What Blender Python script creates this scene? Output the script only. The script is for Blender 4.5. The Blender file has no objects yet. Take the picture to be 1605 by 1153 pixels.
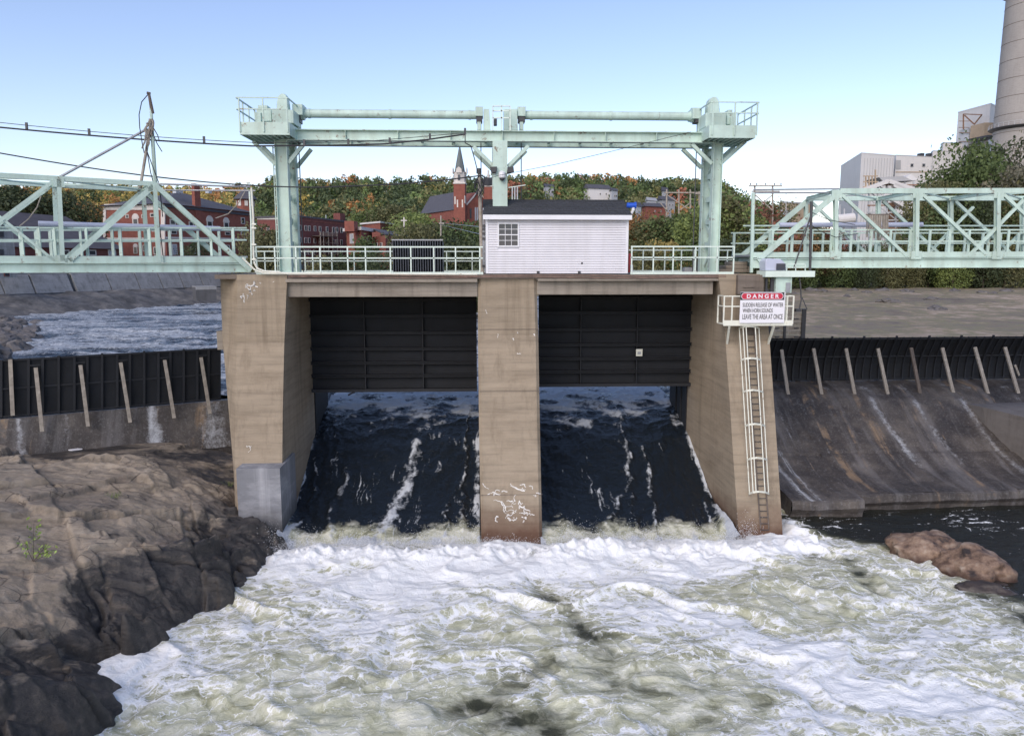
import bpy, math, random
import numpy as np
from mathutils import Vector, noise as mn
random.seed(7); RNG = np.random.default_rng(7)
S = bpy.context.scene; COL = S.collection
# ---------------------------------------------------------------- camera
PITCH = math.radians(7.94); YAW = math.radians(2.5); FPX = 1180.0; W0, H0 = 1605.0, 1153.0
HC = 10.7                                   # eye height over the tailwater
cd = bpy.data.cameras.new('camera'); cam = bpy.data.objects.new('camera', cd); COL.objects.link(cam)
cam.location = (0, 0, HC); cam.rotation_euler = (math.pi/2 - PITCH, 0, -YAW)
cd.sensor_width = 36; cd.lens = FPX/W0*36; cd.clip_start = .5; cd.clip_end = 9000
S.camera = cam
# ---------------------------------------------------------------- light
SUN_EL = math.radians(35.0); SUN_AZ = math.radians(207)      # azimuth from +Y clockwise: behind, to the left
w = bpy.data.worlds.new('World'); S.world = w; w.use_nodes = True
nt = w.node_tree; nt.nodes.clear()
sky = nt.nodes.new('ShaderNodeTexSky'); sky.sky_type = 'NISHITA'; sky.sun_disc = False
sky.sun_elevation = SUN_EL; sky.sun_rotation = SUN_AZ
sky.air_density = 1.0; sky.dust_density = 0.3; sky.ozone_density = 1.5; sky.altitude = 0
bg = nt.nodes.new('ShaderNodeBackground'); bg.inputs['Strength'].default_value = 0.105
wo = nt.nodes.new('ShaderNodeOutputWorld')
wb = nt.nodes.new('ShaderNodeMix'); wb.data_type = 'RGBA'; wb.blend_type = 'MULTIPLY'; wb.inputs[0].default_value = 1; wb.inputs[7].default_value = (1.06, .95, 1.0, 1)
nt.links.new(sky.outputs[0], wb.inputs[6]); nt.links.new(wb.outputs[2], bg.inputs[0]); nt.links.new(bg.outputs[0], wo.inputs[0])
sd = bpy.data.lights.new('sun', 'SUN'); sun = bpy.data.objects.new('sun', sd); COL.objects.link(sun)
sd.energy = 1.35; sd.angle = math.radians(50); sd.color = (1, .87, .73)
sv = Vector((math.sin(SUN_AZ)*math.cos(SUN_EL), math.cos(SUN_AZ)*math.cos(SUN_EL), math.sin(SUN_EL)))
sun.rotation_euler = sv.to_track_quat('Z', 'Y').to_euler()
S.view_settings.view_transform = 'Standard'; S.view_settings.look = 'None'
S.view_settings.exposure = 0.95; S.view_settings.gamma = 1; S.view_settings.use_curve_mapping = False
# ---------------------------------------------------------------- geometry of the view (pixel of the photo -> place)
Rv = np.array([math.cos(YAW), -math.sin(YAW), 0.]); Fv = np.array([math.sin(YAW), math.cos(YAW), 0.]); Zv = np.array([0, 0, 1.])
UPv = Fv*math.sin(PITCH) + Zv*math.cos(PITCH); FW = Fv*math.cos(PITCH) - Zv*math.sin(PITCH)
C0 = np.array([0, 0, HC])
def ray(px, py): return (px-W0/2)/FPX*Rv - (py-H0/2)/FPX*UPv + FW
def polar2(px, py, D):                          # place at distance D seen at this pixel
    r = ray(px, py); t = D/(r @ Fv); return np.array([r[0]*t, r[1]*t, 0.])
def atz(px, py, z):
    d = ray(px, py); return C0 + d*((z-HC)/d[2])
def polar(px, D):
    return Fv*D + Rv*((px-W0/2)/FPX*math.cos(PITCH)*D)
class Plane:                                   # a vertical plane; offsets grow away from the viewer
    def __init__(s, o, d):
        s.o = np.array([o[0], o[1], 0.]); s.d = np.array([d[0], d[1], 0.]); s.d /= np.linalg.norm(s.d)
        n = np.array([-s.d[1], s.d[0], 0.]); s.n = n if n @ (s.o) > 0 else -n
    def P(s, px, py, off=0.):
        r = ray(px, py); t = (off + s.o @ s.n)/(r @ s.n); return C0 + r*t
    def box(s, x0, y0, x1, y1, a, b):          # upright slab on the plane covering a pixel rectangle
        xm, ym = (x0+x1)/2, (y0+y1)/2
        A = s.P(x0, ym, a); B = s.P(x1, ym, a); zt = s.P(xm, y0, a)[2]; zb = s.P(xm, y1, a)[2]
        c = [np.array([A[0], A[1], zb]), np.array([B[0], B[1], zb]), np.array([B[0], B[1], zt]), np.array([A[0], A[1], zt])]
        return c, s.n*(b-a)
def YP(y): return Plane((0, y), (1, 0))
def two(pxa, Da, pxb, Db):
    a = polar(pxa, Da); b = polar(pxb, Db); return Plane(a, (b-a)[:2])
# ---------------------------------------------------------------- numpy noise
_perm = np.random.default_rng(3).permutation(512)
def _h(ix, iy, s): return _perm[(_perm[(_perm[(ix & 511)] + iy) & 511] + s*37) & 511]
def perlin(x, y, s=0):
    x = np.asarray(x, float); y = np.asarray(y, float)
    ix = np.floor(x).astype(int); iy = np.floor(y).astype(int); fx = x-ix; fy = y-iy
    u = fx*fx*fx*(fx*(fx*6-15)+10); v = fy*fy*fy*(fy*(fy*6-15)+10)
    def g(a, b):
        an = _h(ix+a, iy+b, s)*(2*math.pi/512); return np.cos(an)*(fx-a)+np.sin(an)*(fy-b)
    return ((g(0,0)*(1-u)+g(1,0)*u)*(1-v)+(g(0,1)*(1-u)+g(1,1)*u)*v)*1.5
def fbm(x, y, o=5, s=0, g=.5):
    r = 0; a = 1; t = 0
    for k in range(o): r = r+a*perlin(x*2**k+k*17.3, y*2**k-k*9.1, s+k); t += a; a *= g
    return r/t
def ridged(x, y, o=5, s=0, g=.5):
    r = 0; a = 1; t = 0
    for k in range(o): r = r+a*(1-2*np.abs(perlin(x*2**k+k*11.3, y*2**k-k*5.1, s+k))); t += a; a *= g
    return r/t
def sst(a, b, x): t = np.clip((x-a)/(b-a), 0, 1); return t*t*(3-2*t)
def segdist(X, Y, pts):
    d = np.full(np.shape(X), 1e9)
    for (a, b) in zip(pts[:-1], pts[1:]):
        ax, ay = a[0], a[1]; bx, by = b[0]-ax, b[1]-ay
        t = np.clip(((X-ax)*bx+(Y-ay)*by)/(bx*bx+by*by+1e-9), 0, 1)
        d = np.minimum(d, np.hypot(X-ax-t*bx, Y-ay-t*by))
    return d
# ---------------------------------------------------------------- mesh building
class MB:
    def __init__(s): s.v = []; s.f = []
    def pts(s, ps, fs):
        k = len(s.v); s.v += [tuple(map(float, p)) for p in ps]; s.f += [tuple(i+k for i in f) for f in fs]; return s
    def prism(s, poly, vec):
        n = len(poly); vec = np.array(vec, float); P = [np.array(p, float) for p in poly]
        return s.pts(P+[p+vec for p in P], [tuple(range(n))[::-1], tuple(range(n, 2*n))]+[(i, (i+1) % n, n+(i+1) % n, n+i) for i in range(n)])
    def cb(s, lo, hi):
        x0, y0, z0 = lo; x1, y1, z1 = hi
        return s.prism([(x0,y0,z0),(x1,y0,z0),(x1,y0,z1),(x0,y0,z1)], (0, y1-y0, 0))
    def slab(s, pl, x0, y0, x1, y1, a, b):
        c, v = pl.box(x0, y0, x1, y1, a, b); return s.prism(c, v)
    def frame(s, p, q, up=(0,0,1)):
        p = np.array(p, float); q = np.array(q, float); d = q-p; d /= np.linalg.norm(d)+1e-12
        u = np.array(up, float)
        if abs(d @ u) > .98*np.linalg.norm(u): u = np.array([0, 1, 0.])
        a = np.cross(d, u); a /= np.linalg.norm(a); b = np.cross(a, d); return p, q, a, b
    def bar(s, p, q, w, h=None, up=(0,0,1)):
        h = h or w; p, q, a, b = s.frame(p, q, up)
        c = [p+a*i*w/2+b*j*h/2 for i, j in ((-1,-1),(1,-1),(1,1),(-1,1))]; return s.prism(c, q-p)
    def ibar(s, p, q, w, h, t=.025, up=(0,0,1)):      # rolled I section
        p, q, a, b = s.frame(p, q, up)
        for (i0, i1, j0, j1) in ((-w/2, w/2, h/2-t, h/2), (-w/2, w/2, -h/2, -h/2+t), (-t/2, t/2, -h/2+t, h/2-t)):
            s.prism([p+a*i0+b*j0, p+a*i1+b*j0, p+a*i1+b*j1, p+a*i0+b*j1], q-p)
        return s
    def tube(s, p, q, r, n=8, r2=None):
        p, q, a, b = s.frame(p, q); r2 = r if r2 is None else r2; P = []
        for (c, rr) in ((p, r), (q, r2)):
            P += [c+rr*(a*math.cos(2*math.pi*k/n)+b*math.sin(2*math.pi*k/n)) for k in range(n)]
        return s.pts(P, [tuple(range(n)), tuple(range(n, 2*n))[::-1]]+[(i, n+i, n+(i+1) % n, (i+1) % n) for i in range(n)])
    def path(s, ps, r, n=5):
        for a, b in zip(ps[:-1], ps[1:]): s.tube(a, b, r, n)
        return s
    def lathe(s, c, prof, n=24):
        c = np.array(c, float); P = []
        for (r, z) in prof: P += [c+np.array([r*math.cos(2*math.pi*k/n), r*math.sin(2*math.pi*k/n), z]) for k in range(n)]
        m = len(prof); F = [tuple(range(n))[::-1], tuple(range((m-1)*n, m*n))]
        for j in range(m-1): F += [(j*n+i, j*n+(i+1) % n, (j+1)*n+(i+1) % n, (j+1)*n+i) for i in range(n)]
        return s.pts(P, F)
    def build(s, name, m, parent=None, smooth=False, bevel=0, **k):
        L = np.array(parent.matrix_world.translation) if False else (np.array(ROOTLOC.get(parent.name, (0,0,0))) if parent else np.zeros(3))
        if parent is None: L = np.mean(np.array(s.v), axis=0); L[2] = min(v[2] for v in s.v)
        me = bpy.data.meshes.new(name); me.from_pydata([(v[0]-L[0], v[1]-L[1], v[2]-L[2]) for v in s.v], [], s.f)
        if m: me.materials.append(m)
        if smooth: me.shade_smooth()
        o = bpy.data.objects.new(name, me); COL.objects.link(o)
        if parent: o.parent = parent; ROOTLOC[o.name] = L
        else: o.location = L; ROOTLOC[o.name] = L
        if bevel:
            b = o.modifiers.new('b', 'BEVEL'); b.width = bevel; b.segments = 1; b.limit_method = 'ANGLE'
        import_tag(o, **k); return o
ROOTLOC = {}
def import_tag(o, label=None, cat=None, group=None, kind=None):
    if label: o['label'] = label
    if cat: o['category'] = cat
    if group: o['group'] = group
    if kind: o['kind'] = kind
def thing(name, loc, label, cat, group=None):
    o = bpy.data.objects.new(name, None); COL.objects.link(o); o.location = tuple(map(float, loc)); o.empty_display_size = .2
    ROOTLOC[o.name] = np.array(loc, float); import_tag(o, label, cat, group); return o
def npmesh(name, V, F, m, parent=None, smooth=False, attrs=None, **k):
    me = bpy.data.meshes.new(name); V = np.asarray(V, np.float32); F = np.asarray(F, np.int32); n = F.shape[1]
    me.vertices.add(len(V)); me.vertices.foreach_set('co', V.ravel())
    me.loops.add(F.size); me.loops.foreach_set('vertex_index', F.ravel())
    me.polygons.add(len(F)); me.polygons.foreach_set('loop_start', np.arange(0, F.size, n, dtype=np.int32))
    me.polygons.foreach_set('loop_total', np.full(len(F), n, np.int32))
    me.update(calc_edges=True)
    for an, (ty, arr) in (attrs or {}).items():
        at = me.attributes.new(an, ty, 'POINT')
        at.data.foreach_set('value' if ty == 'FLOAT' else 'color', np.asarray(arr, np.float32).ravel())
    if smooth: me.shade_smooth()
    me.materials.append(m)
    if parent == 'MESH': return me
    o = bpy.data.objects.new(name, me); COL.objects.link(o)
    if parent: o.parent = parent
    import_tag(o, **k); return o
def grid_faces(nr, nc):
    i = np.arange(nr-1)[:, None]*nc + np.arange(nc-1)[None, :]; i = i.ravel()
    return np.stack([i, i+1, i+nc+1, i+nc], 1)
# ---------------------------------------------------------------- materials
def newmat(name):
    m = bpy.data.materials.new(name); m.use_nodes = True; t = m.node_tree; t.nodes.clear()
    o = t.nodes.new('ShaderNodeOutputMaterial'); b = t.nodes.new('ShaderNodeBsdfPrincipled'); t.links.new(b.outputs[0], o.inputs[0]); return m, t, b
class G:                                         # small node helper
    def __init__(s, t): s.t = t
    def n(s, ty, **k):
        x = s.t.nodes.new(ty)
        for a, v in k.items(): setattr(x, a, v)
        return x
    def l(s, a, b): s.t.links.new(a, b)
    def setv(s, sock, v):
        if hasattr(v, 'default_value') or isinstance(v, bpy.types.NodeSocket): s.l(v, sock)
        else: sock.default_value = v
    def coord(s, sc=(1,1,1), rot=(0,0,0), kind='Object', loc=(0,0,0)):
        c = s.n('ShaderNodeTexCoord'); m = s.n('ShaderNodeMapping'); s.l(c.outputs[kind], m.inputs[0])
        m.inputs['Scale'].default_value = sc; m.inputs['Rotation'].default_value = rot; m.inputs['Location'].default_value = loc; return m.outputs[0]
    def noise(s, vec, scale, detail=6, rough=.55, dist=0, ty='FBM'):
        x = s.n('ShaderNodeTexNoise'); x.noise_type = ty; s.l(vec, x.inputs['Vector']); x.inputs['Scale'].default_value = scale
        x.inputs['Detail'].default_value = detail; x.inputs['Roughness'].default_value = rough; x.inputs['Distortion'].default_value = dist; return x.outputs['Fac']
    def vor(s, vec, scale, feat='DISTANCE_TO_EDGE'):
        x = s.n('ShaderNodeTexVoronoi'); x.feature = feat; s.l(vec, x.inputs['Vector']); x.inputs['Scale'].default_value = scale; return x.outputs[0]
    def ramp(s, fac, stops):
        r = s.n('ShaderNodeValToRGB'); s.l(fac, r.inputs[0]); e = r.color_ramp.elements
        while len(e) < len(stops): e.new(.5)
        for i, (p, c) in enumerate(stops):
            e[i].position = p; e[i].color = (*c, 1) if isinstance(c, tuple) else (c, c, c, 1)
        return r.outputs[0]
    def mix(s, fac, a, b, bt='MIX'):
        m = s.n('ShaderNodeMix'); m.data_type = 'RGBA'; m.blend_type = bt; s.setv(m.inputs[0], fac)
        for q, v in ((6, a), (7, b)):
            if isinstance(v, tuple): m.inputs[q].default_value = (*v, 1)
            else: s.setv(m.inputs[q], v)
        return m.outputs[2]
    def math(s, op, a, b=None, c=None, clamp=False):
        m = s.n('ShaderNodeMath'); m.operation = op; m.use_clamp = clamp
        for i, v in enumerate((a, b, c)):
            if v is not None: s.setv(m.inputs[i], v)
        return m.outputs[0]
    def bump(s, h, st=.3, dist=.05, nrm=None):
        b = s.n('ShaderNodeBump'); s.l(h, b.inputs['Height']); b.inputs['Strength'].default_value = st; b.inputs['Distance'].default_value = dist
        if nrm is not None: s.l(nrm, b.inputs['Normal'])
        return b.outputs[0]
    def attr(s, name, out='Fac'): a = s.n('ShaderNodeAttribute', attribute_name=name); return a.outputs[out]
def sc3(c, k): return tuple(min(1, x*k) for x in c)
def pmat(name, col, rough=.7, var=.2, scale=2., bump=.15, bdist=.02, streak=0., scol=None, rust=0., metal=0., hline=0.):
    m, t, b = newmat(name); g = G(t); v = g.coord()
    a = g.noise(v, scale, 7, .6)
    c = g.ramp(a, [(.3, sc3(col, 1-var)), (.7, sc3(col, 1+var))])
    if streak:
        v2 = g.coord(sc=(1, 1, .07)); st = g.ramp(g.noise(v2, 2.2, 6, .65), [(.45, 0.), (.72, 1.)])
        c = g.mix(g.math('MULTIPLY', st, streak), c, scol or sc3(col, .45))
    if hline:
        v3 = g.coord(sc=(.15, .15, 1)); hl = g.noise(v3, 7, 4, .7)
        c = g.mix(hline, c, g.ramp(hl, [(.35, sc3(col, .6)), (.65, sc3(col, 1.3))]))
    if rust:
        r = g.ramp(g.noise(v, 3.1, 9, .75), [(.655-rust*.12, 0.), (.73-rust*.12, .9)])
        c = g.mix(r, c, (.16, .07, .03))
    g.l(c, b.inputs['Base Color']); b.inputs['Roughness'].default_value = rough; b.inputs['Metallic'].default_value = metal
    if bump: g.l(g.bump(g.noise(v, scale*9, 6, .65), bump, bdist), b.inputs['Normal'])
    return m
M = {}
M['mint'] = pmat('mint_paint', (.51, .65, .575), .5, .14, 1.3, .06, .01, streak=.5, scol=(.33, .38, .30), rust=.55)
M['mintlight'] = pmat('pale_rail_paint', (.66, .76, .68), .5, .08, 2, .03, rust=.1)
M['cream'] = pmat('cream_paint', (.72, .72, .62), .5, .1, 3, .05, rust=.5)
M['lavpipe'] = pmat('pipe_jacket', (.50, .53, .64), .35, .08, 1, .04)
M['black'] = pmat('black_steel', (.006, .008, .012), .75, .35, 1.5, .1, streak=.35, scol=(.014, .013, .012))
M['rib'] = pmat('black_rib', (.012, .014, .019), .65, .3, 2, .1, streak=.3, scol=(.03, .027, .025))
M['dark'] = pmat('dark_metal', (.05, .05, .055), .5, .2, 2, .05)
M['grey'] = pmat('galvanised', (.35, .36, .38), .4, .15, 4, .05, metal=.4)
M['wire'] = pmat('wire', (.03, .03, .035), .6, .1, 2, 0)
M['wood'] = pmat('weathered_wood', (.36, .32, .27), .85, .3, 5, .3, streak=.5, scol=(.14, .12, .10))
M['woodd'] = pmat('dark_wood', (.15, .12, .10), .85, .3, 5, .3, streak=.5, scol=(.05, .045, .04))
M['white'] = pmat('white_paint', (.74, .74, .76), .45, .05, 2, .03)
M['siding'] = pmat('white_siding', (.68, .67, .70), .5, .05, 1.2, .02, streak=.3, scol=(.48, .47, .46))
M['shingle'] = pmat('dark_shingle', (.045, .048, .055), .9, .45, 9, .5, .03, hline=.4)
M['glass'] = pmat('window_glass', (.05, .06, .08), .08, .3, .3, 0)
M['red'] = pmat('red_paint', (.45, .03, .03), .4, .1, 2, .02)
M['blue'] = pmat('blue_plastic', (.02, .10, .55), .4, .1, 2, 0)
M['panel'] = pmat('dark_corrugated', (.065, .075, .095), .45, .1, 2, .05)
M['mark'] = pmat('lime_stain', (.72, .70, .66), .8, .15, 6, .1)
M['signw'] = pmat('sign_white', (.78, .77, .80), .4, .02, 1, 0)
M['signr'] = pmat('sign_red', (.52, .03, .06), .4, .02, 1, 0)
M['signk'] = pmat('sign_black', (.02, .02, .022), .4, .02, 1, 0)
def concrete(name, col, dark, foot=None, lift=0., wet=0., hl=.5):
    m, t, b = newmat(name); g = G(t); v = g.coord(kind='Object')
    geo = g.n('ShaderNodeNewGeometry'); sep = g.n('ShaderNodeSeparateXYZ'); g.l(geo.outputs['Position'], sep.inputs[0]); z = sep.outputs[2]
    c = g.ramp(g.noise(v, .55, 8, .62), [(.3, sc3(col, .74)), (.52, col), (.75, sc3(col, 1.18))])
    vb = g.coord(sc=(.05, .05, 1)); hlin = g.noise(vb, 5.5, 5, .75)               # board marks of the formwork
    c = g.mix(hl, c, g.ramp(hlin, [(.32, sc3(col, .55)), (.5, col), (.7, sc3(col, 1.25))]))
    vs = g.coord(sc=(1, 1, .05)); st = g.ramp(g.noise(vs, 1.7, 8, .7), [(.5, 0.), (.78, 1.)])
    c = g.mix(g.math('MULTIPLY', st, .8), c, dark)
    vm_ = g.coord(sc=(.35, .35, .9), loc=(5, 2, 9)); c = g.mix(g.math('MULTIPLY', g.ramp(g.noise(vm_, 1.1, 9, .7), [(.50, 0.), (.66, 1.)]), .35), c, sc3(dark, 1.25))
    sp = g.ramp(g.noise(v, 7, 8, .8), [(.60, 0.), (.68, 1.)]); c = g.mix(g.math('MULTIPLY', sp, .35), c, sc3(col, 1.5))
    pit = g.ramp(g.noise(v, 16, 5, .8), [(.28, 1.), (.36, 0.)]); c = g.mix(g.math('MULTIPLY', pit, .6), c, sc3(dark, .7))
    if foot:
        z0, z1, fc = foot
        mr = g.n('ShaderNodeMapRange'); g.l(g.math('ADD', z, g.math('MULTIPLY', g.noise(v, 1.5, 6, .6), 1.2)), mr.inputs[0])
        mr.inputs[1].default_value = z1+.6; mr.inputs[2].default_value = z0+.6
        c = g.mix(mr.outputs[0], c, fc)
    g.l(c, b.inputs['Base Color']); b.inputs['Roughness'].default_value = .88
    h = g.math('ADD', g.math('MULTIPLY', hlin, .7), g.noise(v, 9, 7, .75)); g.l(g.bump(h, .5, .03), b.inputs['Normal'])
    return m
M['pier'] = concrete('pier_concrete', (.315, .256, .185), (.13, .098, .064), (.1, 1.3, (.12, .065, .04)))
M['cap'] = concrete('grey_concrete', (.28, .245, .20), (.10, .08, .065))
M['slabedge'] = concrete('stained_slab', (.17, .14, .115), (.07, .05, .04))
M['blockc'] = concrete('block_concrete', (.20, .205, .22), (.46, .46, .48), (.2, 1.3, (.05, .05, .05)), hl=.15)
# ================================================================ terrain
def pxof(X, Y):                                 # bearing seen from the viewpoint, as photo column
    d = X*Fv[0]+Y*Fv[1]; return W0/2+(X*Rv[0]+Y*Rv[1])/np.maximum(d, 1)*FPX/math.cos(PITCH), d
RIDGE = [(-2600, 300), (-400, 300), (0, 299), (150, 296), (260, 300), (380, 302), (440, 294), (560, 293), (640, 294), (760, 293), (850, 288), (960, 290), (1000, 295), (1080, 291), (1120, 296), (1160, 318), (1215, 345), (1280, 372), (1400, 385), (3000, 385)]
RX = np.array([a for a, b in RIDGE], float); RYp = np.array([b for a, b in RIDGE], float)
WALLA, WALLB = polar(-160, 96), polar(420, 158)          # line of the far floodwall
def terrain(X, Y):
    px, D = pxof(X, Y)
    far = sst(440, 300, px)                     # left part: farther hill
    D1 = 430+330*far; D0 = 215+190*far; th = 9.0+3*far
    hr = (412-np.interp(px, RX, RYp))/FPX*D1 - th
    hill = HC-1.2+np.maximum(hr+1.2, 0)*sst(0, 1, (D-D0)/(D1-D0))**1.0 + 1.5*fbm(X*.012, Y*.012, 4, 3)*sst(D0, D1, D)
    # signed distance beyond the floodwall
    wd = (WALLB-WALLA)[:2]; wd = wd/np.linalg.norm(wd); nx, ny = -wd[1], wd[0]
    sd = (X-WALLA[0])*nx+(Y-WALLA[1])*ny
    z = np.full(np.shape(X), HC-9.0)
    shelf = HC-9.0+4.0*sst(-17+4*fbm(X*.06, Y*.06, 3, 5), -4, sd)+.9*ridged(X*.09, Y*.14, 5, 8)*sst(-15, -6, sd)
    z = np.maximum(z, np.where(px < 700, shelf, z))
    # drained bed on the right
    mud = HC-9+3.35*sst(9, 13.5, X-.03*(Y-40)) + .75*sst(60, 135, Y) + .30*fbm(X*.14, Y*.14, 6, 1)+.20*np.maximum(0, ridged(X*.05+9, Y*.16, 4, 2))*sst(70, 110, Y)
    mud = mud + 4.2*sst(150, 168, Y+.05*X+4*fbm(X*.04, Y*.04, 3, 6))
    mud = np.where(Y < 43.5, np.minimum(mud, HC-8.0+2.2*sst(41, 43.5, Y)), mud)
    z = np.where(px > 700, np.maximum(z, mud), z)
    z = np.where((sd > 0) & (px < 760), HC-1.9, z)
    z = np.maximum(z, np.where(D > 150, hill*sst(150, 215, D)+(1-sst(150, 215, D))*z, z))
    return z
pxs = np.concatenate([np.linspace(-2600, -60, 50)[:-1], np.linspace(-60, 1700, 440), np.linspace(1700, 4000, 50)[1:]])
Ds = np.concatenate([np.geomspace(38.6, 220, 300), np.geomspace(220, 3500, 90)[1:]])
PX, DD = np.meshgrid(pxs, Ds)
TX = Fv[0]*DD + Rv[0]*(PX-W0/2)/FPX*math.cos(PITCH)*DD; TY = Fv[1]*DD + Rv[1]*(PX-W0/2)/FPX*math.cos(PITCH)*DD
TZ = terrain(TX, TY)
def groundmat():
    m, t, b = newmat('river_ground'); g = G(t); v = g.coord(kind='Generated'); 
    geo = g.n('ShaderNodeNewGeometry'); p = geo.outputs['Position']; sep = g.n('ShaderNodeSeparateXYZ'); g.l(p, sep.inputs[0])
    mp = g.n('ShaderNodeMapping'); g.l(p, mp.inputs[0]); mp.inputs['Scale'].default_value = (.8, .7, 1)
    a = g.math('ADD', g.math('MULTIPLY', g.noise(mp.outputs[0], .09, 10, .68, .6), .55), g.math('MULTIPLY', g.noise(p, .55, 9, .7), .45))
    mud = g.ramp(a, [(.40, (.12, .10, .08)), (.46, (.20, .165, .125)), (.50, (.19, .18, .095)), (.535, (.30, .235, .165)), (.61, (.45, .36, .28))])
    mud = g.mix(g.math('MULTIPLY', g.ramp(g.noise(p, .9, 9, .75), [(.45, 0.), (.62, 1.)]), .55), mud, (.22, .17, .11))
    grass = g.ramp(g.noise(p, .4, 6), [(.3, (.03, .045, .02)), (.7, (.08, .08, .035))])
    mr = g.n('ShaderNodeMapRange'); g.l(sep.outputs[2], mr.inputs[0]); mr.inputs[1].default_value = HC-4; mr.inputs[2].default_value = HC-2.3
    rock = g.ramp(g.noise(p, .5, 9, .7), [(.35, (.05, .05, .052)), (.55, (.13, .125, .12)), (.7, (.24, .22, .20))])
    mx = g.n('ShaderNodeMapRange'); g.l(sep.outputs[0], mx.inputs[0]); mx.inputs[1].default_value = -2; mx.inputs[2].default_value = 3
    c = g.mix(mx.outputs[0], rock, mud); c = g.mix(mr.outputs[0], c, grass)
    g.l(c, b.inputs['Base Color']); b.inputs['Roughness'].default_value = .9
    g.l(g.bump(g.noise(p, 3, 8, .7), .6, .12), b.inputs['Normal']); return m
M['ground'] = groundmat()
npmesh('ground', np.stack([TX, TY, TZ], 2).reshape(-1, 3), grid_faces(*TX.shape)[:, ::-1][:, [3,2,1,0]], M['ground'], smooth=True, kind='structure')
MB().cb((-4000, -4000, -1.6), (4000, 5000, -1.4)).build('riverbed', pmat('bed', (.06, .055, .045), .9), kind='structure')
# ================================================================ water
def watermat(name, up=False):
    m, t, b = newmat(name); g = G(t)
    geo = g.n('ShaderNodeNewGeometry'); p = geo.outputs['Position']
    cov = g.attr('foam'); milk = g.attr('milk')
    wv = g.n('ShaderNodeTexNoise'); g.l(p, wv.inputs['Vector']); wv.inputs['Scale'].default_value = .7; wv.inputs['Detail'].default_value = 5; wv.inputs['Roughness'].default_value = .6
    vm = g.n('ShaderNodeVectorMath'); vm.operation = 'MULTIPLY_ADD'; g.l(wv.outputs['Color'], vm.inputs[0]); vm.inputs[1].default_value = (2.0, 1.4, 1.0); g.l(p, vm.inputs[2]); q = vm.outputs[0]
    mp = g.n('ShaderNodeMapping'); g.l(q, mp.inputs[0]); mp.inputs['Scale'].default_value = (1, 1.35, .7); q2 = mp.outputs[0]
    e1 = g.vor(q2, 1.5); e2 = g.vor(q2, 4.3)
    v1 = g.ramp(e1, [(.0, 1.), (.07, .35), (.22, 0.)]); v2 = g.ramp(e2, [(.0, 1.), (.06, .4), (.2, 0.)])
    rd = g.noise(q2, 1.9, 9, .62, .4); fine = g.noise(q2, 7, 8, .7, .5)
    veins = g.math('ADD', g.math('MULTIPLY', v1, 1.15), g.math('MULTIPLY', v2, .80))
    body = g.math('ADD', g.math('MULTIPLY', g.math('SUBTRACT', rd, .5), 1.5 if up else 1.7), g.math('MULTIPLY', g.math('SUBTRACT', fine, .5), 1.7 if up else 1.9))
    if up: veins = g.math('MULTIPLY', veins, .4)
    s = g.math('ADD', g.math('ADD', veins, body), g.math('MULTIPLY', g.math('SUBTRACT', cov, .5), 2.2))
    white = g.ramp(s, [(.15, 0.), (.45, .45), (.95, 1.)]) if not up else g.ramp(s, [(-.5, 0.), (-.05, .10), (.5, .36), (1.3, 1.)])
    milkc = g.ramp(rd, [(.3, (.33, .33, .20)), (.48, (.54, .54, .39)), (.65, (.74, .73, .61))])
    deep = g.ramp(g.math('ADD', milk, .4), [(.05, (.012, .013, .012)), (.5, (.055, .058, .036))]) if not up else (.010, .014, .019)
    mk = g.ramp(g.math('ADD', milk, g.math('MULTIPLY', g.math('SUBTRACT', rd, .5), 1.2)), [(.05, 0.), (.45, .55), (.85, 1.)] if not up else [(.3, 0.), (.8, 1.)])
    base = g.mix(mk, deep, milkc)
    c = g.mix(white, base, (.88, .89, .88) if not up else (.50, .53, .56))
    g.l(c, b.inputs['Base Color'])
    g.l(g.ramp(white, [(0., .07 if up else .12), (1., .75)]), b.inputs['Roughness']); b.inputs['IOR'].default_value = 1.33
    h = g.math('ADD', g.math('MULTIPLY', s, .35), g.math('MULTIPLY', fine, .8))
    g.l(g.bump(h, .40 if up else .42, .08 if up else .08), b.inputs['Normal']); return m
M['tail'] = watermat('white_water'); M['up'] = watermat('river_water', True)
# --- tailwater below the gates
gx = np.linspace(-24, 32, 980); gy = np.linspace(11, 32.5, 420); X, Y = np.meshgrid(gx, gy)
def wl(*pp): return [atz(a, b, 0.)[:2] for a, b in pp]
edge = wl((1215, 835), (1300, 850), (1400, 870), (1480, 930), (1560, 1000), (1640, 1060), (1800, 1150))
ed = segdist(X, Y, edge); ei = np.interp(Y[:, 0], [p[1] for p in edge][::-1], [p[0] for p in edge][::-1])[:, None]
calm = sst(.2, 2.6, (X-ei)+2.2*fbm(X*.45, Y*.45, 5, 31))
dk = np.zeros_like(X)
for pp, wd_, st in ((((835, 905), (870, 935), (905, 965), (930, 1005)), .42, .8), (((930, 1005), (950, 1050), (990, 1075)), .7, .6), (((780, 1080), (860, 1040)), .6, .7), (((740, 1110), (850, 1140)), .9, .9), (((1130, 1135), (1190, 1110)), .6, .6),
                   (((870, 855), (800, 880)), .5, .7), (((1250, 862), (1330, 880), (1370, 925)), .4, .8), (((20, 1150), (60, 1150)), .4, .2), (((600, 862), (690, 868)), .35, .45), (((1290, 1100), (1330, 1110)), .4, .45), (((380, 1120), (420, 1140)), .3, .4)):
    dk = np.maximum(dk, st*np.exp(-(segdist(X, Y, wl(*pp))/wd_)**2))
toe = np.exp(-((Y-26.8+.5*fbm(X*.5, X*0, 3, 2))/.75)**2)*(X > -13)*(X < 13)*(1-calm)
act = 1-.80*calm; XA0, XB0 = -9.0, 10.5
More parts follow.
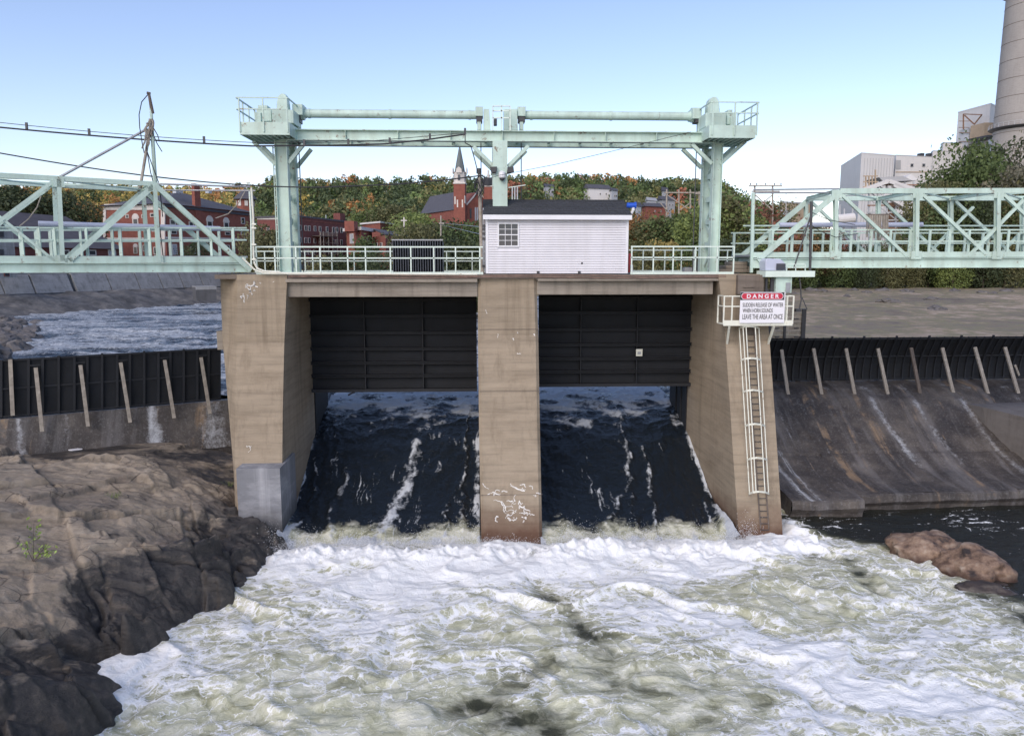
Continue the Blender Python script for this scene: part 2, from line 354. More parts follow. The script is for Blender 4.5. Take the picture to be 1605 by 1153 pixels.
ww = 1.2*fbm(X*.25, Y*.25, 3, 70)
Z = act*(.30*ridged(X*.18+ww, Y*.26+ww, 4, 12, .36)+.08*fbm(X*1.0+ww, Y*1.2, 3, 13)+.018*ridged(X*2.2+2*fbm(X, Y, 3, 7), Y*2.8, 3, 14)-.14)
Z -= .30*sst(27.6, 28.4, Y)*(X > XA0)*(X < XB0)
Z += toe*(.12+.62*np.maximum(0, fbm(X*.9, Y*.6, 5, 15))+.25*np.maximum(0, fbm(X*3.3, Y*2, 3, 19)))
Z += calm*(.05*fbm(X*1.2, Y*2.5, 5, 16))
Z -= .12*dk
dk = dk*np.clip(.75+1.3*fbm(X*.9, Y*1.3, 4, 33), .1, 1.25)
foam = .36+1.15*fbm(X*.15+3+ww*.3, Y*.22, 4, 21)+.50*toe-.80*dk-1.12*calm+1.5*calm*np.maximum(0, ridged(X*.8+ww, Y*1.3, 5, 95)-.30)+.35*np.clip(Z, -.2, .4)
foam += .42*sst(21, 27, Y)*(1-calm)
milk = (.95+.45*fbm(X*.3, Y*.4, 3, 22))*(1-.98*calm)-1.0*dk-.3*calm
npmesh('river_water', np.stack([X, Y, Z], 2).reshape(-1, 3), grid_faces(*X.shape), M['tail'], smooth=True, attrs={'foam': ('FLOAT', np.clip(foam, -1, 1.3)), 'milk': ('FLOAT', np.clip(milk, -.4, 1.2))}, kind='structure')
far_ = MB()
for lo, hi in (((-400, -300), (400, 11.0)), ((-400, 11.0), (-24, 33)), ((32, 11.0), (400, 33))):
    far_.pts([(lo[0], lo[1], -.03), (hi[0], lo[1], -.03), (hi[0], hi[1], -.03), (lo[0], hi[1], -.03)], [(0, 1, 2, 3)])
far_.build('river_downstream', M['tail'], kind='structure')
# --- water over the sill of each bay
PROF = [(46, 7.0), (41, 7.05), (38.6, 7.25), (36.6, 7.7), (35, 8.3), (33.4, 9.15), (32, 9.85), (30.6, 10.35), (29.4, 10.62), (28.4, 10.85), (27.2, 11.1)]
py_ = np.array([p[0] for p in PROF]); pz_ = np.array([p[1] for p in PROF])
def bay(x0, x1, streaks, name):
    u = np.linspace(0, 1, 230); ss = np.linspace(46, 27.6, 400); U, YY = np.meshgrid(u, ss)
    XX = x0+(x1-x0)*U
    dz = np.interp(YY, py_[::-1], pz_[::-1])
    k = np.ones(21)/21; prof = np.convolve(np.pad(dz[:, 0], 10, 'edge'), k, 'valid'); dz = prof[:, None]+0*U
    ZZ = HC-dz
    ZZ += .17*ridged(XX*.5+fbm(XX*.3, YY*.3, 2, 4), YY*.7, 5, 41)*sst(33, 37, YY)+.07*fbm(XX*1.2, YY*.9, 4, 42)+.05*fbm(XX*3, YY*1.6, 4, 43)
    hair = np.maximum(0, ridged(XX*3.4+1.6*fbm(XX*.6, YY*.5, 4, 92), YY*.16, 4, 91)-.28)*sst(37.5, 34, YY)*np.clip(.5+1.6*fbm(XX*.5, YY*.5, 3, 94), 0, 1.3)
    fm = np.full_like(XX, -.50)+.60*fbm(XX*1.3, YY*.30, 4, 44)+1.7*sst(33.6, 41, YY)+2.2*sst(33.5, 37, YY)*fbm(XX*.6, YY*.9, 5, 93)+1.7*hair  # paler towards the gates: churned foam plus sky reflection painted as foam
    for pts, wd_, st in streaks:
        pw = []
        for (a, b) in pts:
            r = ray(a, b); 
            for yy in np.linspace(46, 27.6, 500):
                pz = HC+r[2]*yy/r[1]
                if pz < HC-np.interp(yy, py_[::-1], pz_[::-1]): continue
                break
            pw.append((r[0]*yy/r[1], yy))
        d = segdist(XX+.35*fbm(XX*.9, YY*1.1, 4, 45)+.10*fbm(XX*4, YY*3, 3, 50), YY, pw); dn = sst(36.5, 33, YY); s_ = st*np.exp(-(d/(wd_*(.55+.8*dn)))**2)*(.7+.8*fbm(XX*1.8, YY*1.2, 4, 46)); s2 = st*np.exp(-(d/(wd_*3.2))**2)
        fm = np.maximum(fm, -.55+1.15*s_+.55*s2+.45*fbm(XX*5, YY*2.6, 4, 49)*(s2 > .1)); ZZ += .12*s_
    eg = np.minimum(XX-x0, x1-XX); e = np.exp(-(eg/.22)**2)*sst(36.5, 34.5, YY)*(.7+.9*fbm(XX*0, YY*1.6, 4, 90)); fm += 1.35*e; ZZ += .07*e
    big = np.exp(-(np.maximum(0, x1-XX if name == 'R' else XX-x0)/.50)**2)*sst(31.5, 28.3, YY); fm += 1.2*big; ZZ += .5*big
    fm += 1.5*sst(28.9, 27.7, YY+1.3*fbm(XX*1.1, YY*.3, 5, 48))
    mk = .95*sst(30.4, 28.4, YY+1.2*fbm(XX*.5, YY*.2, 3, 47))+.12*np.maximum(0, fm)
    npmesh('falling_water', np.stack([XX, YY, ZZ], 2).reshape(-1, 3), grid_faces(*XX.shape)[:, ::-1], M['up'], smooth=True, attrs={'foam': ('FLOAT', fm), 'milk': ('FLOAT', np.clip(mk, 0, 1))}, kind='structure')
gl = YP(35)
XL0, XL1 = gl.P(486, 600)[0]-.02, YP(31).P(748, 500)[0]+.05
XR0, XR1 = YP(31).P(843, 500)[0]-.05, gl.P(1083, 600)[0]+.02
bay(XL0, XL1, [(((655, 690), (640, 760), (600, 830), (575, 850)), .26, 1.0), (((548, 730), (520, 800), (512, 840)), .12, .7), (((735, 640), (728, 740), (722, 830)), .09, .75), (((700, 790), (698, 840)), .08, .7), (((495, 740), (480, 800)), .06, .5), (((560, 640), (640, 625)), .5, .45)], 'L')
bay(XR0, XR1, [(((965, 640), (985, 720), (985, 760), (950, 820)), .14, .8), (((1010, 700), (1025, 790), (1030, 850)), .10, .8), (((900, 620), (960, 650)), .12, .5), (((985, 760), (1000, 830)), .07, .6), (((1095, 720), (1105, 770)), .06, .5)], 'R')
# --- the river above the dam
ux = np.linspace(-75, 15, 520); uy = np.concatenate([np.linspace(39.5, 80, 260), np.linspace(80, 175, 230)[1:]]); X, Y = np.meshgrid(ux, uy)
Z = HC-7.0+.34*ridged(X*.16+1.3*fbm(X*.08, Y*.08, 3, 1), Y*.3, 5, 51)+.16*fbm(X*.6, Y*.9, 4, 52)
Z = np.where((Y < 46) & (X > XL0-.5), Z-.35, Z)
fm = .38+1.0*fbm(X*.07, Y*.13, 4, 53)+1.9*(Z-HC+6.92)
npmesh('upstream_river', np.stack([X, Y, Z], 2).reshape(-1, 3), grid_faces(*X.shape), M['up'], smooth=True, attrs={'foam': ('FLOAT', np.clip(fm, -1, .7)), 'milk': ('FLOAT', 0*X)}, kind='structure')

# ================================================================ rocky bank, lower left
shore = wl((448, 845), (425, 880), (385, 915), (365, 940), (300, 968), (250, 1000), (205, 1060), (185, 1100), (140, 1170), (90, 1300))
SX = np.array([p[0] for p in shore]); SY = np.array([p[1] for p in shore])
bx = np.linspace(-26, -6.5, 620); by = np.linspace(11, 34.5, 700); X, Y = np.meshgrid(bx, by)
sx = np.interp(Y, SY[::-1], SX[::-1]); sx = np.where(Y > SY[0], SX[0]-.0*(Y-SY[0]), sx)
d = (sx-X)*.80 + .55*fbm(X*.55, Y*.55, 4, 60)+.16*fbm(X*2.1, Y*2.1, 3, 61)
H = np.interp(d, [-3, -.3, .25, .9, 1.8, 3.0, 4.6, 7, 12], [-2, -.6, .45, 1.0, 1.35, 2.0, 2.65, 3.05, 3.5])
H = H*np.interp(Y, [11, 16, 22, 27, 31], [.9, 1.0, 1.08, .98, .92])
# blocks split by joints running with the slope
a1 = math.radians(38); us = X*math.cos(a1)+Y*math.sin(a1); vs = -X*math.sin(a1)+Y*math.cos(a1)
us = us+.9*fbm(X*.3, Y*.3, 3, 62); vs = vs+.7*fbm(X*.35, Y*.35, 3, 63)
def cells(u, v, su, sv, seed):
    cu = np.floor(u/su); off = ((_h(cu.astype(int)*7, cu.astype(int)*3, seed)/512.)); vv = v/sv+off; cv = np.floor(vv)
    h = _h(cu.astype(int), cv.astype(int), seed)/512.; fu = np.abs(u/su-cu-.5)*2; fv = np.abs(vv-cv-.5)*2
    e = np.minimum((1-fu)*su, (1-fv)*sv)/2; return h, e, u/su-cu-.5, vv-cv-.5
h1, e1, f1, g1 = cells(us, vs, 4.2, 2.9, 5); h2, e2, f2, g2 = cells(us+.4*fbm(X, Y, 3, 64), vs, 1.5, 1.1, 6)
low = sst(3.4, 1.2, d)
H += (h1-.5)*.45*sst(0, .12, e1)+(f1*(h1-.4)*.7+g1*(h2-.5)*.3)*(.5+.5*low)
H -= .28*np.exp(-(e1/.055)**2)*(.4+.6*low)
H += low*((h2-.5)*.42*sst(0, .08, e2)+f2*(h2-.5)*.8-.15*np.exp(-(e2/.04)**2))*sst(-.3, .4, d)
def facets(u, v, s, seed, amp, tilt):          # broken planar faces with sharp edges
    u = u/s; v = v/s; iu = np.floor(u).astype(int); iv = np.floor(v).astype(int); best = np.full(u.shape, 9e9); sec = np.full(u.shape, 9e9); out = np.zeros(u.shape)
    for a in (-1, 0, 1):
        for b in (-1, 0, 1):
            h0 = _h(iu+a, iv+b, seed)/512.; h1_ = _h(iu+a, iv+b, seed+1)/512.; h2_ = _h(iu+a, iv+b, seed+2)/512.; h3_ = _h(iu+a, iv+b, seed+3)/512.
            du = u-(iu+a+h0); dv = v-(iv+b+h1_); q = du*du+dv*dv; val = amp*(h2_-.5)+tilt*s*(du*(h3_-.5)+dv*(h2_-.5)*1.4)
            m_ = q < best; sec = np.where(m_, best, np.minimum(sec, q)); out = np.where(m_, val, out); best = np.where(m_, q, best)
    return out, np.sqrt(sec)-np.sqrt(best)
wj = .25*fbm(X*1.2, Y*1.2, 4, 85)
fa, fe1 = facets(us*.75+wj, vs*1.25+wj, 3.1, 80, .40, .66); fb, fe2 = facets(us*.8+wj, vs*1.4-wj, 1.1, 84, .10, .42); fc_, fe3 = facets(us-wj, vs*1.6+wj, .32, 88, .03, .35)
H += (fa*(.28+.72*low)+fb*(.06+.60*low)+fc_*(.0+.35*low))*sst(-.4, .5, d)
H += .10*fbm(X*.5, Y*.5, 4, 65)+.03*ridged(us*1.1, vs*3.5, 5, 66)+.012*ridged(X*5, Y*5, 4, 67)
H += .30*np.exp(-((Y-29.4)/1.2)**2)*ridged(X*.4, Y*1.1, 4, 68)
for _ in range(2): H[1:-1, 1:-1] = (H[1:-1, 1:-1]*2+H[:-2, 1:-1]+H[2:, 1:-1]+H[1:-1, :-2]+H[1:-1, 2:])/6
H = np.where(Y > 31.0, np.minimum(H, 2.50+.06*fbm(X, Y, 3, 69)), H)
H = np.where((X > -11.6) & (Y > 29.0), np.minimum(H, 2.4), H)
def rockmat():
    m, t, b = newmat('river_rock'); g = G(t); geo = g.n('ShaderNodeNewGeometry'); p = geo.outputs['Position']
    sep = g.n('ShaderNodeSeparateXYZ'); g.l(p, sep.inputs[0])
    mp = g.n('ShaderNodeMapping'); g.l(p, mp.inputs[0]); mp.inputs['Rotation'].default_value = (.2, .3, -.7); mp.inputs['Scale'].default_value = (.5, 1.6, 2.2)
    n1 = g.noise(p, .45, 10, .62); n2 = g.noise(mp.outputs[0], 1.6, 10, .7); n3 = g.noise(p, 6, 8, .75)
    top = g.ramp(n1, [(.28, (.15, .115, .09)), (.45, (.27, .225, .165)), (.58, (.37, .305, .22)), (.75, (.45, .39, .31))])
    top = g.mix(.45, top, g.ramp(n2, [(.33, (.08, .07, .06)), (.52, (.24, .19, .15)), (.68, (.36, .31, .26))]))
    top = g.mix(g.math('MULTIPLY', g.ramp(n3, [(.5, 0.), (.72, 1.)]), .35), top, (.40, .36, .31))
    ck = g.vor(mp.outputs[0], .75); ck2 = g.vor(mp.outputs[0], 2.3); cw = g.noise(p, .8, 5); top = g.mix(g.math('MULTIPLY', g.ramp(ck, [(.0, 1.), (.022, 0.)]), g.ramp(cw, [(.45, 0.), (.55, .85)])), top, (.04, .032, .028)); top = g.mix(g.math('MULTIPLY', g.ramp(ck2, [(.0, 1.), (.03, 0.)]), g.ramp(cw, [(.50, 0.), (.6, .5)])), top, (.06, .05, .042))
    darkc = g.ramp(n2, [(.35, (.022, .021, .022)), (.55, (.055, .049, .044)), (.72, (.13, .105, .085))])
    wet = g.attr('wet'); k = g.ramp(g.math('ADD', wet, g.math('MULTIPLY', g.math('SUBTRACT', g.noise(mp.outputs[0], .7, 9, .65), .5), 2.4)), [(.36, 0.), (.66, 1.)])
    c = g.mix(k, top, darkc)
    c = g.mix(g.ramp(g.attr('crack'), [(.2, 0.), (.9, .85)]), c, (.015, .013, .012))
    g.l(c, b.inputs['Base Color']); g.l(g.ramp(k, [(0., .88), (1., .55)]), b.inputs['Roughness'])
    hh = g.math('ADD', g.math('MULTIPLY', n2, 1.2), g.math('MULTIPLY', n3, .5)); g.l(g.bump(hh, .8, .10), b.inputs['Normal']); return m
M['rock'] = rockmat()
wet = np.clip(sst(3.0, .9, d)*.72+.22*sst(2.2, .6, H)+.18*sst(19, 12, Y), 0, 1)
wet = np.maximum(wet, .62*sst(30.3, 31.3, Y)); crack = np.clip(np.exp(-(e1/.05)**2)*(.45+.55*low)+.6*np.exp(-(fe1/.02)**2)*(.3+.7*low), 0, 1)
npmesh('rocky_bank', np.stack([X, Y, H], 2).reshape(-1, 3), grid_faces(*X.shape), M['rock'], smooth=True, attrs={'wet': ('FLOAT', wet), 'crack': ('FLOAT', crack)}, kind='structure')
# ================================================================ the dam
def zat(py, Y): return YP(Y).P(800, py)[2]
def xat(px, py, Y): return YP(Y).P(px, py)[0]
DECK = zat(430, 31.0)
def level_poly(mb, levels):
    """levels: list of polygons (same count) from top to bottom; lofted"""
    n = len(levels[0]); P = [p for l in levels for p in l]; F = [tuple(range(n)), tuple(range((len(levels)-1)*n, len(levels)*n))[::-1]]
    for j in range(len(levels)-1): F += [(j*n+i, (j+1)*n+i, (j+1)*n+(i+1) % n, j*n+(i+1) % n) for i in range(n)]
    return mb.pts(P, F)
YK = 30.85
def row(pts, z): return [(x, y, z) for x, y in pts]
# centre pier: vertical nose that batters forward below mid height
LV = []
for py, Y, xl, xr in ((431, YK, 749, 841), (525, YK, 749, 844), (690, 29.7, 751, 847), (835, 28.55, 754, 850), (885, 28.3, 755, 852)):
    z = zat(py, Y); a, b = xat(xl, py, Y), xat(xr, py, Y); c = .12
    LV.append(row([(a, Y+c), (a+c, Y), (b-c, Y), (b, Y+c), (b, 38.5), (a, 38.5)], z))
cp = thing('concrete_pier', (xat(800, 835, 30), 33, 0), 'central brown concrete pier between the two gates with white lime stains at its foot', 'pier', 'piers of the gate structure')
MB(); level_poly(MBc := MB(), LV); MBc.build('pier_body', M['pier'], cp)
# lime stains: thin ragged crusts
def stains(parent, pl, pts, off=-.006, seed=1):
    r = random.Random(seed)
    for (px, py, n, L) in pts:
        mb = MB()
        for k in range(n):
            x, y = px+r.uniform(-3, 3), py+r.uniform(-3, 3); ang = r.choice([math.pi/2, math.pi/2, r.uniform(0, 6.28)])
            wd = r.uniform(.6, 2.2); P = [(x, y, wd)]
            for s in range(r.randint(3, 6)):
                ang += r.uniform(-.9, .9); x += math.cos(ang)*L/4; y += abs(math.sin(ang))*L/4*r.choice([1, 1, 1, -1]); P.append((x, y, wd*r.uniform(.2, 1.1)))
            for (xa, ya, wa), (xb, yb, wb) in zip(P[:-1], P[1:]):
                dx, dy = xb-xa, yb-ya; q = math.hypot(dx, dy)+1e-6; nx, ny = -dy/q, dx/q
                mb.pts([pl(xa+nx*wa/2, ya+ny*wa/2), pl(xa-nx*wa/2, ya-ny*wa/2), pl(xb-nx*wb/2, yb-ny*wb/2), pl(xb+nx*wb/2, yb+ny*wb/2)], [(0, 1, 2, 3)])
        mb.build('lime_stain', M['mark'], parent)
def batter(levels):                      # surface position on a battered face
    ys = [a for a, b in levels]; Ys = [b for a, b in levels]
    def f(px, py, off=-.012): return YP(float(np.interp(py, ys, Ys))+off).P(px, py)
    return f
fc = batter([(431, YK), (525, YK), (690, 29.7), (835, 28.55)])
stains(cp, fc, [(762, 762, 2, 9), (775, 770, 3, 10), (785, 772, 2, 8), (803, 760, 2, 16), (820, 762, 3, 8), (833, 764, 2, 8), (843, 770, 2, 7), (786, 785, 4, 15), (790, 800, 3, 16), (806, 785, 3, 14), (806, 800, 3, 10), (815, 790, 3, 14), (823, 795, 3, 14), (828, 803, 3, 10), (780, 812, 2, 6), (795, 812, 3, 8), (808, 812, 3, 6), (820, 812, 3, 6), (842, 778, 2, 7)], seed=3)
stains(cp, fc, [(782, 525, 1, 9), (812, 551, 1, 5), (813, 520, 1, 6), (762, 484, 1, 6), (838, 520, 1, 5), (805, 530, 1, 5)], seed=4)
for py in (516, 613, 775): MB().slab(YP(float(np.interp(py, [431, 525, 690, 835], [YK, YK, 29.7, 28.55]))), 750+(py-431)*.012, py-.35, 843+(py-431)*.02, py+.5, -.012, .02).build('pour_joint', M['slabedge'], cp)
# left pier
LV = []
for py, Y, x0, x1, x2, yo in ((430, 30.7, 345, 372, 450, 1.5), (535, 30.7, 349, 371, 445.5, 1.4), (640, 29.9, 358, 368, 443, .9), (735, 29.25, 366, 368, 442, .35), (845, 28.7, 371, 374, 443, .3)):
    z = zat(py, Y); LV.append(row([(xat(x0, py, Y+yo), Y+yo), (xat(x1, py, Y), Y), (xat(x2, py, Y), Y), (xat(485.5, py, 35), 35.0), (xat(485.5, py, 35), 38.4), (xat(x0, py, Y+yo), 38.4)], z))
XLI = LV[1][3][0]
for l in LV:
    for k in (3, 4): l[k] = (XLI, l[k][1], l[k][2])
lp = thing('concrete_pier', (xat(405, 735, 30), 33, 0), 'left brown concrete pier with chamfered nose above the big rock', 'pier', 'piers of the gate structure')
level_poly(mbx := MB(), LV); mbx.build('pier_body', M['pier'], lp)
fl = batter([(430, 30.7), (535, 30.7), (640, 29.9), (735, 29.25)])
stains(lp, fl, [(386, 445, 3, 10), (393, 450, 3, 12), (398, 447, 2, 9), (384, 460, 3, 10), (389, 463, 2, 7), (400, 455, 2, 5), (428, 440, 1, 4), (410, 440, 1, 4), (389, 700, 2, 8)], seed=6)
mbx = MB(); mbx.slab(YP(28.55), 373, 734, 441, 850, .0, 2.4); mbx.build('footing_block', M['blockc'], lp)
# right pier
LV = []
for py, Y, x1, x2 in ((430, 30.6, 1126, 1198), (520, 30.6, 1136, 1205), (620, 29.8, 1143, 1212), (710, 29.1, 1148.5, 1218), (835, 28.3, 1157, 1226), (890, 28.1, 1160, 1229)):
    z = zat(py, Y); LV.append(row([(xat(1082.5, 600, 35), 35.0), (xat(x1, py, Y), Y), (xat(x2, py, Y), Y), (xat(x2, py, Y)+.35, 33), (xat(x2, py, Y)+.35, 38.6), (xat(1082.5, 600, 35), 38.6)], z))
rp = thing('concrete_pier', (xat(1180, 835, 29), 33, 0), 'right brown concrete pier carrying the caged ladder and the danger sign', 'pier', 'piers of the gate structure')
level_poly(mbx := MB(), LV); mbx.build('pier_body', M['pier'], rp)
fr = batter([(430, 30.6), (520, 30.6), (620, 29.8), (710, 29.1), (835, 28.3)])
stains(rp, fr, [(1158, 722, 4, 5), (1163, 724, 3, 5), (1162, 738, 2, 5), (1160, 750, 2, 6), (1167, 772, 4, 6), (1190, 825, 2, 8), (1200, 815, 3, 8), (1217, 812, 4, 12), (1214, 820, 3, 9), (1185, 828, 2, 5), (1205, 803, 2, 7)], seed=8)
for pts in ([(1207, 748), (1219, 748), (1219, 757)], [(1158, 776), (1173, 777)], [(1208, 798), (1224, 799)]):
    MB().path([fr(a, b) for a, b in pts], .022, 4).build('rusty_bar', M['dark'], rp)
# dark steel guide channels behind the gates
MB().cb((XLI, 35.5, zat(760, 36)), (XLI+.06, 38.42, zat(600, 36))).build('guide_channel', M['black'], lp)
XRI = LV[0][0][0]
g_ = MB(); g_.cb((XRI-.06, 35.5, zat(760, 36)), (XRI, 38.62, zat(600, 36)));
for yy in (36.3, 37.2): g_.cb((XRI-.12, yy, zat(700, 36)), (XRI-.06, yy+.06, zat(600, 36)))
g_.build('guide_channel', M['black'], rp)
# right pier head: raised block, bracket, stepped blocks
mbx = MB(); mbx.slab(YP(30.45), 1157, 431, 1197, 461, -.12, .15); mbx.slab(YP(30.45), 1165, 449, 1183, 450.5, -.16, -.12); mbx.build('pier_head', M['slabedge'], rp)
st = thing('concrete_steps', polar(1155, 33.5)+[0, 0, DECK], 'stack of brown concrete blocks forming steps on the deck beside the right hoist post', 'steps')
for k, (a, b, y0, y1) in enumerate(((1128, 1172, 421.5, 427), (1138, 1172, 415.8, 421.3), (1147, 1172, 410, 415.6), (1172.3, 1178, 417, 427))):
    MB().slab(YP(32.6), a, y0, b, y1, 0, 1.0).build('concrete_block', M['cap'], st, bevel=.02)
# deck: slab and two deep edge beams
dk_ = thing('bridge_deck', (0, 35, DECK), 'long concrete deck slab with deep edge beams spanning the three piers', 'deck')
X0, X1 = xat(347, 430, 31), xat(1198, 430, 31)
mbx = MB(); mbx.cb((xat(450, 430, 31)-2.8, 30.75, DECK-.17), (xat(1157, 430, 31), 38.5, DECK-.002)); mbx.build('slab', M['slabedge'], dk_)
mbx = MB(); mbx.cb((xat(450, 430, 31)-.0, 30.65, DECK-.30), (xat(748, 430, 31), 31.0, DECK-.172)); mbx.cb((xat(842, 430, 31), 30.65, DECK-.26), (xat(1126, 430, 31), 31.0, DECK-.172)); mbx.build('kerb', M['cap'], dk_)
for a, b, t_, u_ in ((450, 748.6, 441, 465), (841.5, 1118, 440, 462)):
    mbx = MB(); mbx.cb((xat(a, 450, 30.9), 30.92, zat(u_, 30.92)), (xat(b, 450, 30.9), 31.5, zat(t_, 30.92))); mbx.build('edge_beam', M['cap'], dk_, bevel=.02)
for a, b in ((452, 747), (843, 1117)):     # concrete wall just behind, closing the slot above the gates
    mbx = MB(); mbx.cb((xat(a, 450, 33.9), 33.6, zat(462, 33.6)), (xat(b, 450, 33.9), 33.9, DECK-.18)); mbx.build('cross_beam', M['cap'], dk_)
    # rusty pipes along the slab edge
pr_ = MB(); 
for k, yy in enumerate((431.5, 434.5)):
    pts = [YP(30.6).P(x, yy+1.0*math.sin(x*.02+k)+.4*(x > 1000), 0) for x in range(452, 1150, 14)]; pr_.path(pts, .018, 5)
pr_.build('service_line', pmat('rusty_line', (.22, .14, .11), .8, .4, 4), dk_)
# gates
def gate(x0, x1, label, ribs, verts, bottom):
    pl = YP(35.05); t = thing('sluice_gate', pl.P((x0+x1)/2, bottom), label, 'sluice gate', 'raised steel gates between the piers')
    xa = pl.P(x0, 600)[0]+.01; xb = pl.P(x1, 600)[0]-.01; zb = pl.P(700, bottom)[2]; zt = DECK-.3
    MB().cb((xa, 35.3, zb), (xb, 35.36, zt)).build('skin_plate', M['black'], t)
    for y in ribs:
        z = pl.P(700, y)[2]; m_ = MB(); m_.ibar((xa, 35.13, z), (xb, 35.13, z), .30, .13, .022, up=(0, 0, 1)); m_.build('girder', M['rib'], t)
    zz = [pl.P(700, y)[2] for y in ribs]
    for vx in verts:
        x = pl.P(vx, 560)[0]; MB().cb((x-.02, 35.04, zb+.05), (x+.02, 35.298, zt-.1)).build('stiffener', M['rib'], t)
    for vx in ():
        x = pl.P(vx, 560)[0]; MB().cb((x-.012, 35.2, zb+.05), (x+.012, 35.298, zt-.1)).build('stiffener', M['rib'], t)
    MB().cb((xa, 34.96, zb), (xb, 35.28, zb+.14)).build('bottom_seal', M['rib'], t); return t, pl
g1_, pl_ = gate(486, 748, 'black steel sluice gate in the left bay with horizontal girders', (470, 495, 521, 546, 568, 588), (572, 663), 613)
g2_, pl_ = gate(844, 1083, 'black steel sluice gate in the right bay with a small white plate', (468, 491, 517, 541, 563, 583.5), (910, 998), 607)
MB().slab(YP(34.95), 997, 547, 1007, 558, -.03, .0).build('gauge_plate', M['cream'], g2_)
MB().slab(YP(34.95), 999.5, 551, 1004.5, 555, -.045, -.03).build('gauge_plate', M['grey'], g2_)
MB().bar(YP(34.8).P(546, 619), YP(35.2).P(557, 613), .06).build('stray_branch', M['dark'], g1_)

# ---------------------------------------------------------------- left spillway with its boards
FL = Plane(polar(350, 36.3), (Rv*math.cos(math.radians(29))+Fv*math.sin(math.radians(29)))[:2])
def fl_top(x): return 563.5-(x)*18.5/348.
def fl_bot(x): return 656-(x)*30/350.
sw = thing('spillway', FL.P(180, 690), 'dark stained concrete spillway wall left of the piers below the boards', 'spillway')
def flp(x, y, off): return FL.P(x, y, off)
mbx = MB()
A, B = -150, 372
q = [FL.P(A, fl_bot(A)-4, .5), FL.P(B, fl_bot(B)-4, .5), FL.P(B, fl_bot(B)+1, -.05), FL.P(B, 698, -1.0), FL.P(A, 742, -1.0), FL.P(A, fl_bot(A)+1, -.05)]
a_ = [FL.P(A, fl_bot(A)-1, 1.5), FL.P(A, fl_bot(A)+1, -.05), FL.P(A, 735, -.75), FL.P(A, 800, -1.0), FL.P(A, 800, 1.5)]
b_ = [FL.P(B, fl_bot(B)-1, 1.5), FL.P(B, fl_bot(B)+1, -.05), FL.P(B, 695, -.75), FL.P(B, 760, -1.0), FL.P(B, 760, 1.5)]
n = 5; mbx.pts(a_+b_, [(0,1,2,3,4), (9,8,7,6,5)]+[(i, 5+i, 5+(i+1) % 5, (i+1) % 5) for i in range(5)])
def spillmat(name, leak):
    m, t, b = newmat(name); g = G(t); geo = g.n('ShaderNodeNewGeometry'); p = geo.outputs['Position']
    n1 = g.noise(p, .45, 9, .65); c = g.ramp(n1, [(.3, (.026, .023, .022)), (.48, (.055, .046, .041)), (.6, (.10, .086, .074)), (.75, (.16, .13, .105))])
    mp = g.n('ShaderNodeMapping'); g.l(p, mp.inputs[0]); mp.inputs['Scale'].default_value = (1, .10, .10)
    s_ = g.noise(mp.outputs[0], 1.4, 8, .62, .3); c = g.mix(g.math('MULTIPLY', g.ramp(s_, [(.50, 0.), (.70, 1.)]), .55), c, (.22, .21, .21))
    mp2 = g.n('ShaderNodeMapping'); g.l(p, mp2.inputs[0]); mp2.inputs['Scale'].default_value = (1, .10, .10); mp2.inputs['Location'].default_value = (7, 3, 1)
    s2 = g.noise(mp2.outputs[0], 1.1, 8, .62, .3); c = g.mix(g.math('MULTIPLY', g.ramp(s2, [(.60, 0.), (.66, 1.)]), g.ramp(g.noise(p, .8, 7, .7), [(.45, 0.), (.55, .8)])), c, (.26, .18, .11))
    sp = g.noise(p, 9, 7, .8); c = g.mix(g.math('MULTIPLY', g.ramp(sp, [(.52, 0.), (.66, 1.)]), .3), c, (.35, .34, .33))
    lk = g.attr('leak'); k = g.ramp(g.math('ADD', lk, g.math('MULTIPLY', g.math('SUBTRACT', g.noise(p, 5, 9, .85), .5), 2.2)), [(.35, 0.), (1.0, .8)])
    c = g.mix(k, c, (.60, .62, .65))
    g.l(c, b.inputs['Base Color']); b.inputs['Roughness'].default_value = .62
    g.l(g.bump(g.math('ADD', g.noise(p, 4, 9, .75), g.math('MULTIPLY', sp, .4)), .6, .07), b.inputs['Normal']); return m
M['spill'] = spillmat('spillway_concrete', 1)
# face as a fine sheet so that leaks can be laid on it
def sheet(fn, nu, nv, leakfn, name, parent):
    U, V = np.meshgrid(np.linspace(0, 1, nu), np.linspace(0, 1, nv)); P = np.array([[fn(u, v) for u in np.linspace(0, 1, nu)] for v in np.linspace(0, 1, nv)])
    lk = leakfn(U, V, P) if leakfn else 0*U
    L = ROOTLOC[parent.name]
    return npmesh(name, P.reshape(-1, 3)-L, grid_faces(nv, nu)[:, ::-1], M['spill'], parent, smooth=True, attrs={'leak': ('FLOAT', lk)})
mbx.build('core', M['spill'], sw)
def fL(u, v):
    x = A+(B-A)*u; y0 = fl_bot(x)+1.5; y1 = 735-(735-695)*u+4*u; y = y0+(y1-y0)*v
    p = FL.P(x, y, -.09-.72*v); n_ = .05*mn.fractal(Vector(p)*.9, 1, 2, 4); return p+np.array([0, n_, n_])
def lkL(U, V, P):
    x = A+(B-A)*U; r = 0*U
    for cx, w0, w1, s0 in ((28, 7, 10, .8), (102, 8, 12, .45), (238, 9, 18, 1.1), (330, 20, 30, .8), (175, 12, 14, .2)):
        wdt = w0+(w1-w0)*V; r = np.maximum(r, s0*np.exp(-((x-cx-(V*8))/wdt)**2)*(.75+.4*fbm(x*.15, V*2.2, 4, 71)))
    return r
sheet(fL, 220, 40, lkL, 'face', sw)
# wet apron water at the foot
pm = MB(); P4 = [FL.P(-60, 722, -.9), FL.P(372, 690, -.9), FL.P(372, 712, -2.0), FL.P(-60, 760, -2.2)]
